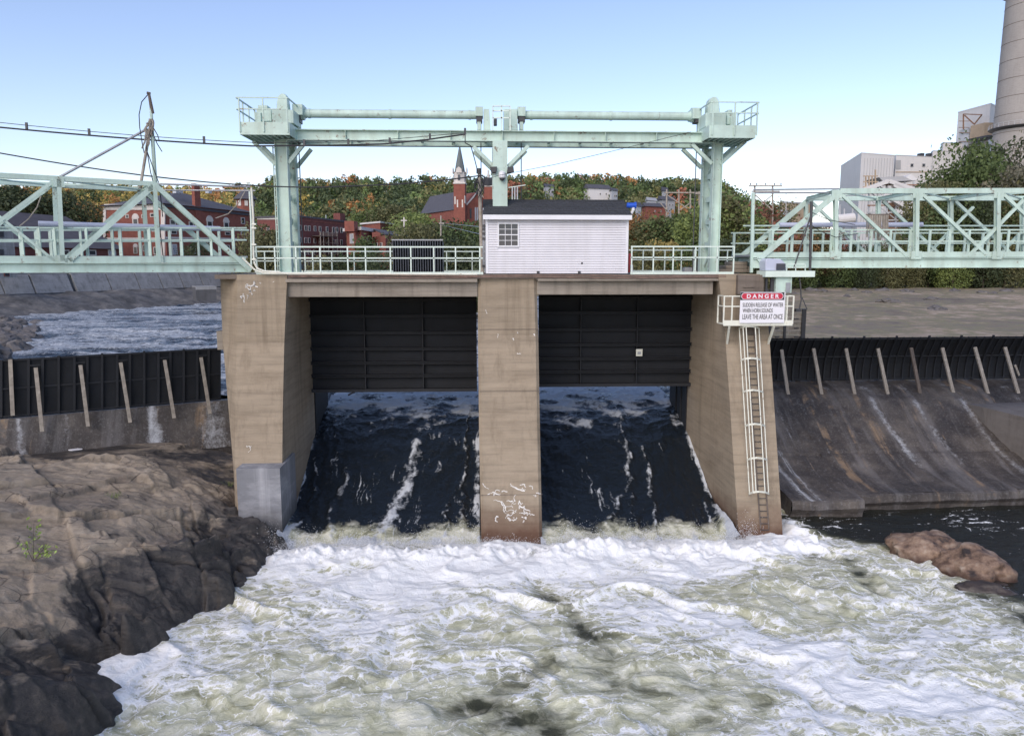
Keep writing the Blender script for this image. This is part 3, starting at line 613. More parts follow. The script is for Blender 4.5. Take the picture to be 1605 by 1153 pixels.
# boards
bw = thing('flashboard_wall', FL.P(180, 640), 'black steel flashboard wall left of the piers with timber props leaning on it', 'flashboards')
js = [-150, -85, -30, 18, 92, 160, 226, 288, 347]
for a, b in zip(js[:-1], js[1:]):
    def pp(x, f, off): y = fl_top(x)+(fl_bot(x)-fl_top(x))*f; return FL.P(x, y, off)
    MB().prism([pp(a+.8, 1, 0), pp(b-.8, 1, 0), pp(b-.8, 0, 0), pp(a+.8, 0, 0)], FL.n*.05).build('board_panel', M['black'], bw)
    bp = bpy.data.objects[list(ROOTLOC)[-1]]
    mbr = MB()
    for f in (.36, .66): x = a+(b-a)*f; mbr.bar(pp(x, .0, -.05), pp(x, .98, -.05), .10, .09, up=FL.n)
    for f in (.10,): mbr.bar(pp(a+(b-a)*.38, f+.03, -.05), pp(a+(b-a)*.62, f+.03, -.05), .09, .07)
    for f in (.02, .50, .97): mbr.bar(pp(a+1.5, f, -.04), pp(b-1.5, f, -.04), .07, .07)
    mbr.build('stiffener', M['rib'], bw)
    MB().bar(pp(a, -.02, -.06), pp(a, 1.0, -.06), .09, .12, up=FL.n).build('joint_post', M['rib'], bw)
MB().slab(YP(32.3), 340, 519, 349, 548, 0, 1.2).build('concrete_stub', M['cap'], lp)
LBL = ['first grey timber prop from the left edge against the left black boards', 'second timber prop from the left edge against the left black boards', 'third timber prop from the left edge against the left black boards', 'fourth timber prop from the left edge against the left black boards', 'brownish timber prop, fifth from the left edge on the left boards', 'timber prop nearest the left pier leaning on the black boards']
for (xa, ya, xb, yb), lb in zip(((16, 563, 20, 651), (56, 576, 66, 676), (126, 572, 138, 668), (189, 568, 204, 662), (258, 564, 273, 655), (315, 560, 329, 648)), LBL):
    oa, ob = -.14, -.38-.2*((yb-fl_bot(xb))/20)
    p, q = FL.P(xa, ya, oa), FL.P(xb, yb, ob)
    t_ = MB().bar(p, q, .15, .10, up=FL.n).build('timber_prop', M['wood'], None, label=lb, cat='timber prop', group='timber props on the left boards')
# ---------------------------------------------------------------- right spillway
RT = -.012                                     # its crest line is almost parallel to the deck
SP = [(40.2, 6.40), (38.8, 6.62), (37.9, 7.0), (37.3, 7.45), (36.3, 8.15), (35.0, 8.95), (33.6, 9.55), (32.2, 9.86), (31.0, 9.98)]
sY = np.array([p[0] for p in SP]); sZ = np.array([p[1] for p in SP]); sL = np.concatenate([[0], np.cumsum(np.hypot(np.diff(sY), np.diff(sZ)))]); sL /= sL[-1]
def spt(x, v, fwd=0.):
    return np.array([x, np.interp(v, sL, sY)-fwd*v*v, HC-np.interp(v, sL, sZ)-.0*v])
rs = thing('spillway', (18, 35, .8), 'broad curved concrete spillway right of the piers with pale streaks and thick lip', 'spillway')
XA = xat(1206, 700, 33); XB = xat(1352, 800, 30.3); XC = 40.0
def rsec(x0, x1, fwd, name, toeY, skew, leaks, nu=150):
    def f(u, v):
        x = x0+(x1-x0)*u; p = spt(x, v, fwd); p[1] += skew*(x-x0)*v*v; p[0] += .55*v*(1-v)*0
        n_ = .05*mn.fractal(Vector(p)*.8, 1, 2, 4)+.03*mn.fractal(Vector(p)*2.5, 1, 2, 3); 
        if abs(v-.62) < .006: n_ -= .06
        return p+np.array([0, -n_*.4, n_])
    o = sheet(f, nu, 90, leaks, name, rs); return f
def lk1(U, V, P):
    r = 0*U
    for cx, c1, wd_, st in ((.30, .42, .05, .85), (.02, .28, .07, 1.2), (.62, .75, .05, .5)):
        cc = cx+(c1-cx)*V+.02*fbm(U*3, V*4, 3, 79); r = np.maximum(r, st*np.exp(-((U-cc)/wd_)**2)*sst(.2, .35, V)*(.6+.8*fbm(U*30, V*3, 3, 74)))
    r = np.maximum(r, .8*np.exp(-((U-.25)/.15)**2)*sst(.93, 1, V)*(.5+fbm(U*30, V*9, 3, 75))); return r
def lk2(U, V, P):
    x = XB+(XC-XB)*U; r = 0*U
    for k, (cx, st) in enumerate(((9.9, .2), (11.2, .35), (12.2, .5), (13.9, .2), (14.6, .45), (16.4, .3), (20.3, .75), (22.5, .5), (25, .5), (28, .5))):
        r = np.maximum(r, st*np.exp(-((x-cx-.7*V-.25*fbm(x*.3, V*3, 3, 78))/.24)**2)*sst(.16, .28, V)*(sst(.95, .55, V) if k < 8 else 1)*(.95+.9*fbm(x*1.2, V*3, 3, 76)))
    r = np.maximum(r, .5*sst(.12, .0, np.abs(V-.12))*np.maximum(0, fbm(x*.9, V*5, 4, 77)+.05)*2); return r
f1_ = rsec(XA, XB, .7, 'left_section', 30, 0, lk1, 110); f2_ = rsec(XB+.01, XC, 0, 'lip_section', 30.8, .055, lk2, 300)
mbx = MB(); N = 40                             # lips, ends and mass below the curved sheets
def lip(x0, x1, f, name, drop):
    us = np.linspace(0, 1, N); top = [f(u, 1.) for u in us]; P = []; F = []
    for k, p in enumerate(top):
        nz = .09*mn.fractal(Vector((p[0]*.8, 3, 1)), 1, 2, 4)
        P += [p, p+[0, -.10+nz*.5, -.06], p+[0, -.16+nz, -.35], p+[0, -.02+nz*1.4, -drop*.6], p+[0, .25, -2.2]]
    for k in range(N-1): F += [(k*5+j, k*5+j+1, k*5+j+6, k*5+j+5) for j in range(4)]
    m_ = MB(); m_.pts(P, F)
    ends = []
    for u in (0., 1.):
        poly = [f(u, v) for v in np.linspace(0, 1, 24)]; e = poly+[poly[-1]+[0, .25, -2.2], np.array([poly[0][0], poly[0][1], -1.5])]; b = len(m_.v); m_.v += [tuple(map(float, p)) for p in e]; m_.f.append(tuple(range(b, b+len(e))))
    o = m_.build(name, M['spill'], rs, smooth=False); return o
lip(XA, XB, f1_, 'lip', 1.0); lip(XB, XC, f2_, 'lip', .9)
# training wall crossing at the far right
xw = xat(1512, 640, 37.6)
tw = MB(); poly = [(xw, 38.3, HC-7.3), (xw+.2, 36.5, HC-7.25), (xw+.9, 33.9, HC-7.35), (XC, 32.5, HC-7.1), (XC, 38.3, HC-7.1)]
lo_ = [(x+ (0 if i in (0, 4) else .5+0*i), y-(0 if i in (0, 4) else .9), -1.) for i, (x, y, z) in enumerate(poly)]
level_poly(tw, [poly, lo_]); tw.build('training_wall', concrete('training_wall_concrete', (.17, .155, .145), (.07, .06, .055), hl=.15), rs)
# curved boards on the crest
rb = thing('flashboard_wall', (18, 39.5, HC-6.4), 'black curved steel flashboard wall on the right spillway crest before the dry riverbed', 'flashboards')
def bpnt(x, f, off=0.):
    return np.array([x, 39.35+.75*f-.42*math.sin(f*math.pi)*-.0+.28*math.sin(f*math.pi)+off, HC-4.02-2.42*f+ .004*(x-8)])
tops = [1207, 1253, 1303, 1353, 1404, 1455, 1505, 1555, 1604, 1655, 1705, 1760]
xs_ = [YP(39.35).P(t_, 533)[0] for t_ in tops]
for a, b in zip(xs_[:-1], xs_[1:]):
    fs = np.linspace(0, 1, 9); P = []; F = []
    for f in fs: P += [bpnt(a+.02, f), bpnt(b-.02, f), bpnt(b-.02, f, .05), bpnt(a+.02, f, .05)]
    for k in range(8):
        for i in range(4): F.append((k*4+i, k*4+(i+1) % 4, k*4+4+(i+1) % 4, k*4+4+i))
    F += [(0, 1, 2, 3), (32, 35, 34, 33)]
    MB().pts(P, F).build('board_panel', M['black'], rb, smooth=False)
    mbr = MB()
    for g_ in (.25, .5, .75):
        x = a+(b-a)*g_; mbr2 = [bpnt(x, f, -.05) for f in fs]
        for p, q in zip(mbr2[:-1], mbr2[1:]): mbr.bar(p, q, .07, .08, up=(0, 1, 0))
    for f in (.03, .45, .97): mbr.bar(bpnt(a+.05, f, -.05), bpnt(b-.05, f, -.05), .07, .06)
    mbr.build('stiffener', M['rib'], rb)
    jp = MB(); pts = [bpnt(a, f, -.09) for f in fs]
    for p, q in zip(pts[:-1], pts[1:]): jp.bar(p, q, .08, .14, up=(0, 1, 0))
    jp.bar(bpnt(a, 0, -.09), bpnt(a, 0, -.09)+[0, 0, .1], .08, .1); jp.build('joint_post', M['rib'], rb)
NM = ['timber prop nearest the right pier leaning on the black boards', 'second timber prop right of the right pier', 'third timber prop right of the right pier', 'fourth timber prop right of the right pier', 'dark timber prop, fifth right of the right pier', 'sixth timber prop right of the right pier', 'seventh timber prop, above the short broken stub', 'timber prop at the right edge of the picture on the boards']
for (xa, ya, xb, yb), lb in zip(((1225, 548, 1237, 630), (1275, 546, 1290, 631), (1326, 546, 1342, 631), (1376, 546, 1394, 630), (1428, 545, 1445, 632), (1477, 545, 1498, 632), (1528, 544, 1552, 630), (1575, 544, 1599, 627)), NM):
    p, q = YP(39.25).P(xa, ya), YP(38.15).P(xb, yb)
    MB().bar(p, q, .16, .10, up=(0, 1, 0)).build('timber_prop', M['woodd' if 'dark' in lb else 'wood'], None, label=lb, cat='timber prop', group='timber props on the right boards')
MB().bar(YP(38.5).P(1553, 615), YP(37.9).P(1560, 641), .20, .12, up=(0, 1, 0)).build('timber_stub', M['woodd'], None, label='short broken timber stub leaning below the right boards', cat='timber')
MB().bar(YP(38.9).P(1597, 588), YP(38.7).P(1591, 572), .1, .06, up=(0, 1, 0)).build('timber_offcut', M['wood'], None, label='small slat leaning beside the prop at the right edge', cat='timber')
# rack of timber planks between pier and dry bed
rk = thing('plank_bulkhead', YP(39.8).P(1238, 532), 'grey plank bulkhead with dark steel posts behind the danger sign', 'bulkhead')
for k, y in enumerate((486, 493, 500, 507, 514, 521, 528)): MB().slab(YP(39.7), 1202, y-2.4, 1262, y+2.9, 0, .08).build('plank', M['wood'], rk)
for a, b, y0 in ((1229, 1232.5, 484), (1257, 1263, 484), (1206, 1209, 484)): MB().slab(YP(39.6), a, y0, b, 533, -.05, .06).build('post', M['dark'], rk)
for y in (499, 513.5, 527): MB().slab(YP(39.6), 1215, y, 1222, y+1.8, -.06, .0).slab(YP(39.6), 1245, y, 1252, y+1.8, -.06, 0).build('cleat', M['dark'], rk)
# boulder pair at the right
M['rockwet'] = pmat('wet_dark_rock', (.05, .038, .032), .35, .4, 2, .5, .05)
def boulder(c, r, label, seed, sub=5):
    import bmesh
    bm = bmesh.new(); bmesh.ops.create_icosphere(bm, subdivisions=sub, radius=1)
    ca, sa = math.cos(r[3]), math.sin(r[3])
    for v in bm.verts:
        q = v.co.copy(); n1 = mn.fractal(q*1.1+Vector((seed, 0, 0)), 1, 2, 4); n2 = mn.ridged_multi_fractal(Vector((q.x*1.5+seed, q.y*3, q.z*5)), .9, 2, 5, 1, 2)
        f = (1+.30*n1+.02*n2)*(1+.14*abs(mn.cell(q*1.4+Vector((seed, 1, 1)))))+.02*mn.fractal(q*5, .8, 2, 3)
        x, y, z = q.x*r[0]*f, q.y*r[1]*f, max(q.z, -.4)*r[2]*f
        v.co = Vector((x*ca-y*sa, x*sa+y*ca, z))
    me = bpy.data.meshes.new('boulder'); bm.to_mesh(me); bm.free(); me.shade_smooth(); me.materials.append(M['boulder'])
    if 'dark wet' in label: me.materials.clear(); me.materials.append(M['rockwet'])
    o = bpy.data.objects.new('boulder', me); COL.objects.link(o); o.location = c; import_tag(o, label, 'boulder', 'boulders by the right spillway lip'); return o
M['boulder'] = (lambda: (lambda m, t, b: (lambda g: (lambda p, sepz: (
    g.l(g.mix(sepz, g.ramp(g.noise(p, 1.3, 9, .68), [(.38, (.03, .022, .02)), (.45, (.15, .095, .065)), (.54, (.27, .185, .13)), (.66, (.40, .32, .25))]), (.05, .022, .012)), b.inputs['Base Color']),
    g.l(g.bump(g.noise(p, 4, 9, .72), .8, .09), b.inputs['Normal']), setattr(b.inputs['Roughness'], 'default_value', .6), m)[-1])(
        (geo := g.n('ShaderNodeNewGeometry')).outputs['Position'],
        (lambda s: (g.l(geo.outputs['Position'], s.inputs[0]), g.ramp(g.math('ADD', s.outputs[2], g.math('MULTIPLY', g.noise(geo.outputs['Position'], 2, 5), .5)), [(.28, 1.), (.55, 0.)]))[-1])(g.n('ShaderNodeSeparateXYZ'))))(G(t)))(*newmat('boulder_rock')))()
c1 = atz(1459, 864, .1); c2 = atz(1521, 890, .1)
boulder((c1[0], c1[1], -.05), (1.35, 1.0, .76, -.35), 'left and larger brown boulder in the water below the right spillway', 3.1)
boulder((c2[0], c2[1], -.05), (1.05, .95, .76, -.3), 'right brown boulder with rusty wet foot in the water below the spillway', 8.4)
c3 = atz(1540, 935, -.3); boulder((c3[0], c3[1], -.40), (1.2, .6, .52, -.2), 'dark wet rock just breaking the surface in front of the brown boulders', 5.7)
# ================================================================ hoist gantry over the gates
gt = thing('hoist_gantry', YP(32.4).P(785, 425), 'pale green steel hoist gantry with three legs, long shafts and a platform at each end', 'gantry')
A1, A2 = 31.9, 33.3
def P_(Y, x, y): return YP(Y).P(x, y)
zb = DECK
zgt, zgb = P_(A1, 785, 205.5)[2], P_(A1, 785, 222.5)[2]
def hbox(Y, x0, y0, x1, y1, d, nm, m='mint', par=None, bevel=.012, kk=None):
    return MB().slab(YP(Y), x0, y0, x1, y1, 0, d).build(nm, M[m], par if par is not None else gt, bevel=bevel)
# legs: two columns each with lacing
for side, (pxf, pxb_) in (('L', ((434, 455), None)), ('R', ((1113.5, 1128), None))):
    xf0, xf1 = P_(A1, pxf[0], 330)[0], P_(A1, pxf[1], 330)[0]
    if side == 'L': xf0 = xf1-.50
    w_ = (xf1-xf0); xc = (xf0+xf1)/2
    for Y in (A1, A2):
        m_ = MB(); m_.ibar((xc, Y, zb), (xc, Y, zgb), .34, w_, .03, up=(1, 0, 0)); m_.cb((xc-w_/2-.08, Y-.24, zb), (xc+w_/2+.08, Y+.24, zb+.04)); m_.build('column', M['mint'], gt)
    zs = np.linspace(zb+.3, zgb-.3, 6)
    for k, (a, b) in enumerate(zip(zs[:-1], zs[1:])):
        y0, y1 = (A1+.15, A2-.15) if k % 2 else (A2-.15, A1+.15)
        MB().bar((xc, y0, a), (xc, y1, b), .12, .06, up=(1, 0, 0)).build('lacing_bar', M['mint'], gt)
        MB().bar((xc, A1+.16, b), (xc, A2-.16, b), .22, .12, up=(1, 0, 0)).build('cross_strut', M['mint'], gt)
x0c, x1c = P_(A1, 773, 300)[0], P_(A1, 795, 300)[0]
for Y in (A1, A2): MB().ibar(((x0c+x1c)/2, Y, zb), ((x0c+x1c)/2, Y, zgb), .34, .5, .03, up=(1, 0, 0)).build('column', M['mint'], gt)
MB().cb((x0c-.02, A1-.2, zb), (x1c+.0, A1-.17, zgb)).build('cover_plate', M['mint'], gt)
XGL, XGR = P_(A1, 440, 215)[0], P_(A1, 1126, 215)[0]
for Y in (A1, A2):
    m_ = MB(); m_.ibar((XGL, Y, (zgt+zgb)/2), (XGR, Y, (zgt+zgb)/2), .34, zgt-zgb, .035)
    for x in np.linspace(XGL+.5, XGR-.5, 9): m_.cb((x-.01, Y-.16, zgb+.035), (x+.01, Y+.16, zgt-.035))
    m_.build('girder', M['mint'], gt)
m_ = MB()
for x in np.linspace(XGL+.3, XGR-.3, 14): m_.cb((x-.05, A1+.17, zgb+.1), (x+.05, A2-.17, zgb+.22))
m_.build('cross_tie', M['mint'], gt)
# knee braces
for (xa, ya, xb, yb) in ((397, 222, 432, 258), (476, 226, 452, 256), (742, 230, 775, 262), (828, 229, 796, 261), (1084, 226, 1115, 257), (1168, 222, 1128, 258)):
    for Y in (A1, A2):
        p = P_(A1, xa, ya); q = P_(A1, xb, yb); p[1] = q[1] = Y
        MB().ibar(p, q, .14, .16, .02, up=(0, 1, 0)).build('knee_brace', M['mint'], gt)
# shafts
for a, b, y0, y1 in ((474, 747, 178.5, 179.8), (822, 1092, 181.2, 182.3)):
    p, q = P_(32.6, a, (y0)), P_(32.6, b, y1); zc = (p[2]+q[2])/2; p[2] = q[2] = zc
    MB().tube(p, q, .175, 18).build('drive_shaft', M['mint'], gt, smooth=False)
    for f in (.04, .96, .5): c = p*(1-f)+q*f; MB().tube(c-[.05, 0, 0], c+[.05, 0, 0], .195, 18).build('shaft_collar', M['mint'], gt)
# centre bearings
for a, b in ((745, 757), (811, 824)):
    hbox(32.3, a, 167, b, 182, .7, 'bearing_housing'); hbox(32.35, a+1.5, 182, b-1, 191, .5, 'sheave_block', 'dark')
    hbox(32.35, (a+b)/2-3, 191, (a+b)/2+3, 204, .3, 'bearing_stand')
for a, b in ((758, 769), (790, 812)): 
    MB().prism([P_(32.2, a, 171), P_(32.2, b-2, 171), P_(32.2, b, 204), P_(32.2, a, 204)], (0, .8, 0)).build('motor_frame', M['mint'], gt)
hbox(32.25, 795, 174, 799, 190, .3, 'brake_box', 'cream'); hbox(32.2, 774, 186, 779, 196, .3, 'brake_box', 'dark')
m_ = MB()
for x in (772.5, 786, 799.5): m_.bar(P_(31.7, x, 166.5), P_(31.7, x, 205), .05)
for y in (166.5, 174, 185): m_.bar(P_(31.7, 772.5, y), P_(31.7, 799.5, y), .05)
m_.build('guard_frame', M['mintlight'], gt)
# end platforms
def platform(x0, x1, y0, y1, inner, side):
    Yf, Yb = 30.75, 33.2
    A = P_(Yf, x0, y1); B = P_(Yf, x1, y1); zt = P_(Yf, x0, y0)[2]; z0 = A[2]
    xl, xr = A[0], B[0]
    m_ = MB(); m_.cb((xl, Yf, z0), (xr, Yf+.03, zt)); m_.cb((xl, Yb-.03, z0), (xr, Yb, zt)); m_.cb((xl, Yf+.031, z0), (xl+.03, Yb-.031, zt)); m_.cb((xr-.03, Yf+.031, z0), (xr, Yb-.031, zt)); m_.build('toe_plate', M['mint'], gt)
    MB().cb((xl+.03, Yf+.03, z0+.16), (xr-.03, Yb-.03, z0+.18)).build('floor_plate', M['mint'], gt)
    m_ = MB()
    for x in np.linspace(xl+.25, xr-.25, 7): m_.cb((x-.04, Yf+.04, z0+.02), (x+.04, Yb-.04, z0+.158))
    m_.build('floor_joist', M['mint'], gt)
    zr1, zr2 = P_(Yf, x0, 153 if side == 'L' else 160)[2], P_(Yf, x0, 171 if side == 'L' else 177)[2]
    ox = -.10 if side == 'L' else .10; L_, R_ = (xl-.08, xr-.02) if side == 'L' else (xl+.02, xr+.08)
    for x in np.linspace(L_+.1, R_-.05, 3): MB().bar((x, Yf-.02, z0+.1), (x, Yf-.02, zr1), .05).build('rail_post', M['mint'], gt)
    xs = L_ if side == 'L' else R_; xi = R_ if side == 'L' else L_
    for y in (Yf+.8, Yf+1.6, Yb): MB().bar((xs, y, z0+.1), (xs, y, zr1), .05).build('rail_post', M['mint'], gt)
    for z in (zr1, zr2):
        MB().bar((L_, Yf-.02, z), (R_, Yf-.02, z), .045).build('rail', M['mint'], gt)
        MB().bar((xs, Yf-.02, z), (xs, Yb, z), .045).build('rail', M['mint'], gt)
    MB().bar((xi, Yf-.02, zr1), (xi, Yf+1.5, zr1), .045).build('rail', M['mint'], gt)
    MB().bar((xi, Yf+1.5, z0+.1), (xi, Yf+1.5, zr1), .05).build('rail_post', M['mint'], gt)
    # gearbox, motor
    return xl, xr, z0, zt, Yf, Yb
platform(376, 454, 191, 211, 0, 'L'); platform(1111, 1184, 196, 216, 0, 'R')
def gearbox(xa, xb, ya, yb, dome, side, mot):
    hbox(31.3, xa, ya, xb, yb, 1.3, 'gear_case'); 
    d0, d1, dt = dome; pts = [(d0, ya+2), (d0+.5, dt+14), (d0+3, dt+4), (d0+7, dt), (d1-6, dt), (d1-2.5, dt+5), (d1, ya+2)]
    MB().prism([P_(31.8, a, b) for a, b in pts], (0, .42, 0)).build('gear_guard', M['mint'], gt, bevel=.02)
    a, b, c, d = mot; hbox(31.5, a, c, b, d, .6, 'hoist_motor'); hbox(31.45, a+2, c-5, b-6, c, .5, 'hoist_motor')
    hbox(31.4, (a if side == 'L' else b-7)-2, c+6, (a if side == 'L' else b-7)+7, d+2, .3, 'brake_box')
gearbox(426, 460, 172, 193, (433, 452, 146.5), 'L', (402, 425, 170, 190))
gearbox(1106, 1138, 177, 199, (1109, 1129, 152), 'R', (1139, 1154, 177, 195))
hbox(32.2, 458, 163, 474, 180, .8, 'bearing_housing'); hbox(32.25, 462, 180, 470, 192, .5, 'sheave_block', 'dark')
hbox(32.2, 1086, 169, 1100, 186, .8, 'bearing_housing'); hbox(32.25, 1090, 184, 1098, 192, .5, 'sheave_block', 'dark')
p = P_(32.6, 1083, 181); q = P_(32.6, 1096, 181); MB().tube(p, q, .30, 18).build('shaft_collar', M['mint'], gt)
p = P_(32.6, 463, 177); q = P_(32.6, 477, 177); MB().tube(p, q, .30, 18).build('shaft_collar', M['mint'], gt)
for x, yb in ((467, 428), (753.5, 331), (817, 322), (1093, 428)):
    a = P_(32.9, x, 190); MB().tube(a, (a[0], a[1], max(P_(32.9, x, yb)[2], DECK-1)), .022, 5).build('hoist_cable', M['dark'], gt)
# access ladder on the left leg
def ladder(x0, x1, Y, ya, yb, n, m, par, nm='ladder_rung'):
    a, b = P_(Y, x0, ya), P_(Y, x1, ya); zl = P_(Y, x0, yb)[2]
    for p in (a, b): MB().bar((p[0], Y, zl), p, .04).build('ladder_rail', m, par)
    for z in np.linspace(zl+.2, a[2]-.1, n): MB().bar((a[0], Y, z), (b[0], Y, z), .03).build(nm, m, par)
ladder(427.5, 434, 33.0, 228, 424, 18, M['mint'], gt)
ladder(772-.0, 776, 34.0, 232, 420, 18, M['mintlight'], gt)
# lamps and camera on the centre leg
for x, nm, lb in ((773, -1, 'black floodlight on the left side of the middle gantry leg'), (801, 1, 'black floodlight on the right side of the middle gantry leg')):
    t = thing('floodlight', P_(31.5, x, 271), lb, 'floodlight', 'floodlights on the middle gantry leg')
    c = P_(31.5, x, 266); m_ = MB(); a = nm*.35
    m_.prism([c+[-.13*math.cos(a)-.05*nm, 0, -.13], c+[.13, 0, -.10], c+[.13-.03*nm, 0, .13], c+[-.13, 0, .11]], (0, .22, 0)); m_.build('lamp_head', M['dark'], t, bevel=.015)
    MB().bar(c+[0, .15, -.12], P_(31.6, 785+nm*8, 273), .035).build('bracket', M['grey'], t)
t = thing('security_camera', P_(31.5, 787, 283), 'small white dome camera under its cap on the middle gantry leg', 'camera')
c = P_(31.55, 787, 279); MB().lathe(c-[0, 0, .10], [(.03, -.02), (.09, .02), (.12, .10)], 12).build('dome', M['dark'], t, smooth=True); MB().lathe(c, [(.13, 0), (.15, .05), (.14, .22), (.05, .28)], 12).build('housing', M['white'], t)
MB().bar(P_(31.5, 797, 294), P_(31.5, 824, 290), .03).build('bracket_arm', M['mintlight'], gt)

# ================================================================ gate house
sh = thing('gate_house', P_(31.5, 873, 428), 'small white clapboard gate house with dark shingle roof over the middle pier', 'shed')
Y0, Y1 = 30.95, 34.2
xl, xr = P_(Y0, 761.5, 390)[0], P_(Y0, 984.5, 390)[0]; z0 = P_(Y0, 873, 428.5)[2]; z1 = P_(Y0, 873, 341)[2]
MB().cb((xl+.02, Y0+.03, z0), (xr-.02, Y1-.03, z1)).build('wall', M['siding'], sh)
nb = 23; hh = (z1-z0)/nb                                 # clapboards, each lapped over the one below
wx0, wx1 = P_(Y0, 780, 370)[0], P_(Y0, 813.5, 370)[0]; wz0, wz1 = P_(Y0, 797, 387)[2], P_(Y0, 797, 349)[2]
def clap(x0, x1, z): return MB().pts([(x0, Y0-.018, z), (x1, Y0-.018, z), (x1, Y0+.004, z+hh-.016), (x0, Y0+.004, z+hh-.016), (x0, Y0+.03, z), (x1, Y0+.03, z), (x1, Y0+.03, z+hh-.016), (x0, Y0+.03, z+hh-.016)], [(0,1,2,3), (5,4,7,6), (1,0,4,5), (3,2,6,7), (0,3,7,4), (2,1,5,6)])
sid = 0
for k in range(nb):
    z = z0+k*hh; segs = [(xl+.05, xr-.05)] if (z+hh < wz0 or z > wz1) else [(xl+.05, wx0), (wx1, xr-.05)]
    for a, b in segs: clap(a, b, z).build('clapboard', M['siding'], sh)
for (a, b) in ((xl, xl+.10), (xr-.10, xr)): MB().cb((a, Y0-.02, z0), (b, Y0+.03, z1)).build('corner_board', M['white'], sh)
MB().cb((xl, Y0+.031, z0), (xl+.02, Y1, z1)).build('side_board', M['white'], sh)
zr = P_(32.5, 873, 314)[2]; ze = P_(30.75, 873, 337)[2]; rl, rr = P_(30.75, 757, 337)[0], P_(30.75, 990.5, 337)[0]
Ym = 32.55
rows = 8                                                # shingle courses with butts proud
for k in range(rows):
    f0, f1 = k/rows, (k+1)/rows
    ya, yb = 30.72+(Ym-30.72)*f0, 30.72+(Ym-30.72)*f1; za, zb_ = ze+(zr-ze)*f0, ze+(zr-ze)*f1; r_ = random.Random(k)
    x = rl-.0; first = True
    while x < rr-.01:
        w_ = .33 if not first else (.17 if k % 2 else .33); first = False; xe = min(x+w_, rr); dz = r_.uniform(0, .012)
        m_ = MB(); m_.pts([(x+.004, ya-.01, za+.025+dz), (xe-.004, ya-.01, za+.025+dz), (xe-.004, yb, zb_+.012), (x+.004, yb, zb_+.012), (x+.004, ya-.01, za), (xe-.004, ya-.01, za)], [(0,1,2,3), (4,5,1,0), (4,0,3), (5,2,1)])
        o = m_.build('shingle', M['shingle'], sh); x = xe
MB().pts([(rl, 30.73, ze-.01), (rr, 30.73, ze-.01), (rr, Ym, zr-.005), (rl, Ym, zr-.005), (rr, Y1+.25, ze-.01), (rl, Y1+.25, ze-.01)], [(0,1,2,3), (3,2,4,5), (0,3,5), (1,4,2)]).build('roof_deck', M['shingle'], sh)
MB().cb((rl, 30.70, P_(30.7, 800, 344)[2]), (rr, 30.728, ze+.0)).build('fascia', M['white'], sh)
MB().cb((rl, 30.73, z1+.001), (rr, Y0+.0, z1+.02)).build('soffit', M['white'], sh)
MB().cb((rl+.02, Ym-.06, zr), (rr-.02, Ym+.06, zr+.03)).build('ridge_cap', M['shingle'], sh)
# window
wd = MB(); f = .055
for a, b, c, d in ((wx0, wx1, wz1-f, wz1), (wx0, wx1, wz0, wz0+f), (wx0, wx0+f, wz0+f, wz1-f), (wx1-f, wx1, wz0+f, wz1-f)): wd.cb((a, Y0-.035, c), (b, Y0+.03, d))
wn = wd.build('window', M['white'], sh)
zm = (wz0+wz1)/2
MB().cb((wx0+f, Y0+.02, wz0+f), (wx1-f, Y0+.028, wz1-f)).build('pane', M['glass'], wn)
mm = MB(); mm.cb((wx0+f, Y0-.02, zm-.02), (wx1-f, Y0+.019, zm+.02)); mm.build('meeting_rail', M['white'], wn)
for zz0, zz1, yy in ((wz0+f, zm-.02, .0), (zm+.02, wz1-f, -.01)):
    for k in (1, 2): x = wx0+f+(wx1-wx0-2*f)*k/3; MB().cb((x-.01, Y0+yy, zz0), (x+.01, Y0+.019, zz1)).build('muntin', M['white'], wn)
    z = (zz0+zz1)/2; MB().cb((wx0+f, Y0+yy+.002, z-.01), (wx1-f, Y0+.0185, z+.01)).build('muntin', M['white'], wn)
for x in (843.5, 908): c, v = YP(30.9).box(x-2, 424.5, x+2, 429.5, 0, .05); MB().prism(c, v).build('anchor_clip', M['dark'], sh)
c, v = YP(30.93).box(911, 411, 913.5, 414, 0, .03); MB().prism(c, v).build('vent_hole', M['dark'], sh)
t = thing('exhaust_fan', P_(31.6, 990, 333), 'bright blue exhaust fan on a white elbow pipe right of the shed roof', 'fan')
c = P_(31.6, 990, 322); MB().tube(c+[-.20, 0, 0], c+[.12, 0, .0], .11, 14).build('fan_drum', M['blue'], t); MB().tube(c+[.12, 0, 0], c+[.18, 0, 0], .14, 14).build('fan_cap', M['blue'], t)
MB().tube(c+[.08, 0, -.08], c+[.06, 0, -.22], .07, 12).tube(c+[.06, 0, -.22], P_(31.6, 985, 341), .06, 12).build('elbow_pipe', M['white'], t)
t = thing('red_cabinet', P_(31.4, 986, 427), 'narrow red cabinet standing against the right end of the white shed', 'cabinet')
MB().slab(YP(31.5), 985.2, 397, 988.6, 427, 0, .5).build('body', M['red'], t); MB().slab(YP(31.3), 988.8, 415, 992, 427, 0, .2).build('white_box', M['white'], t)
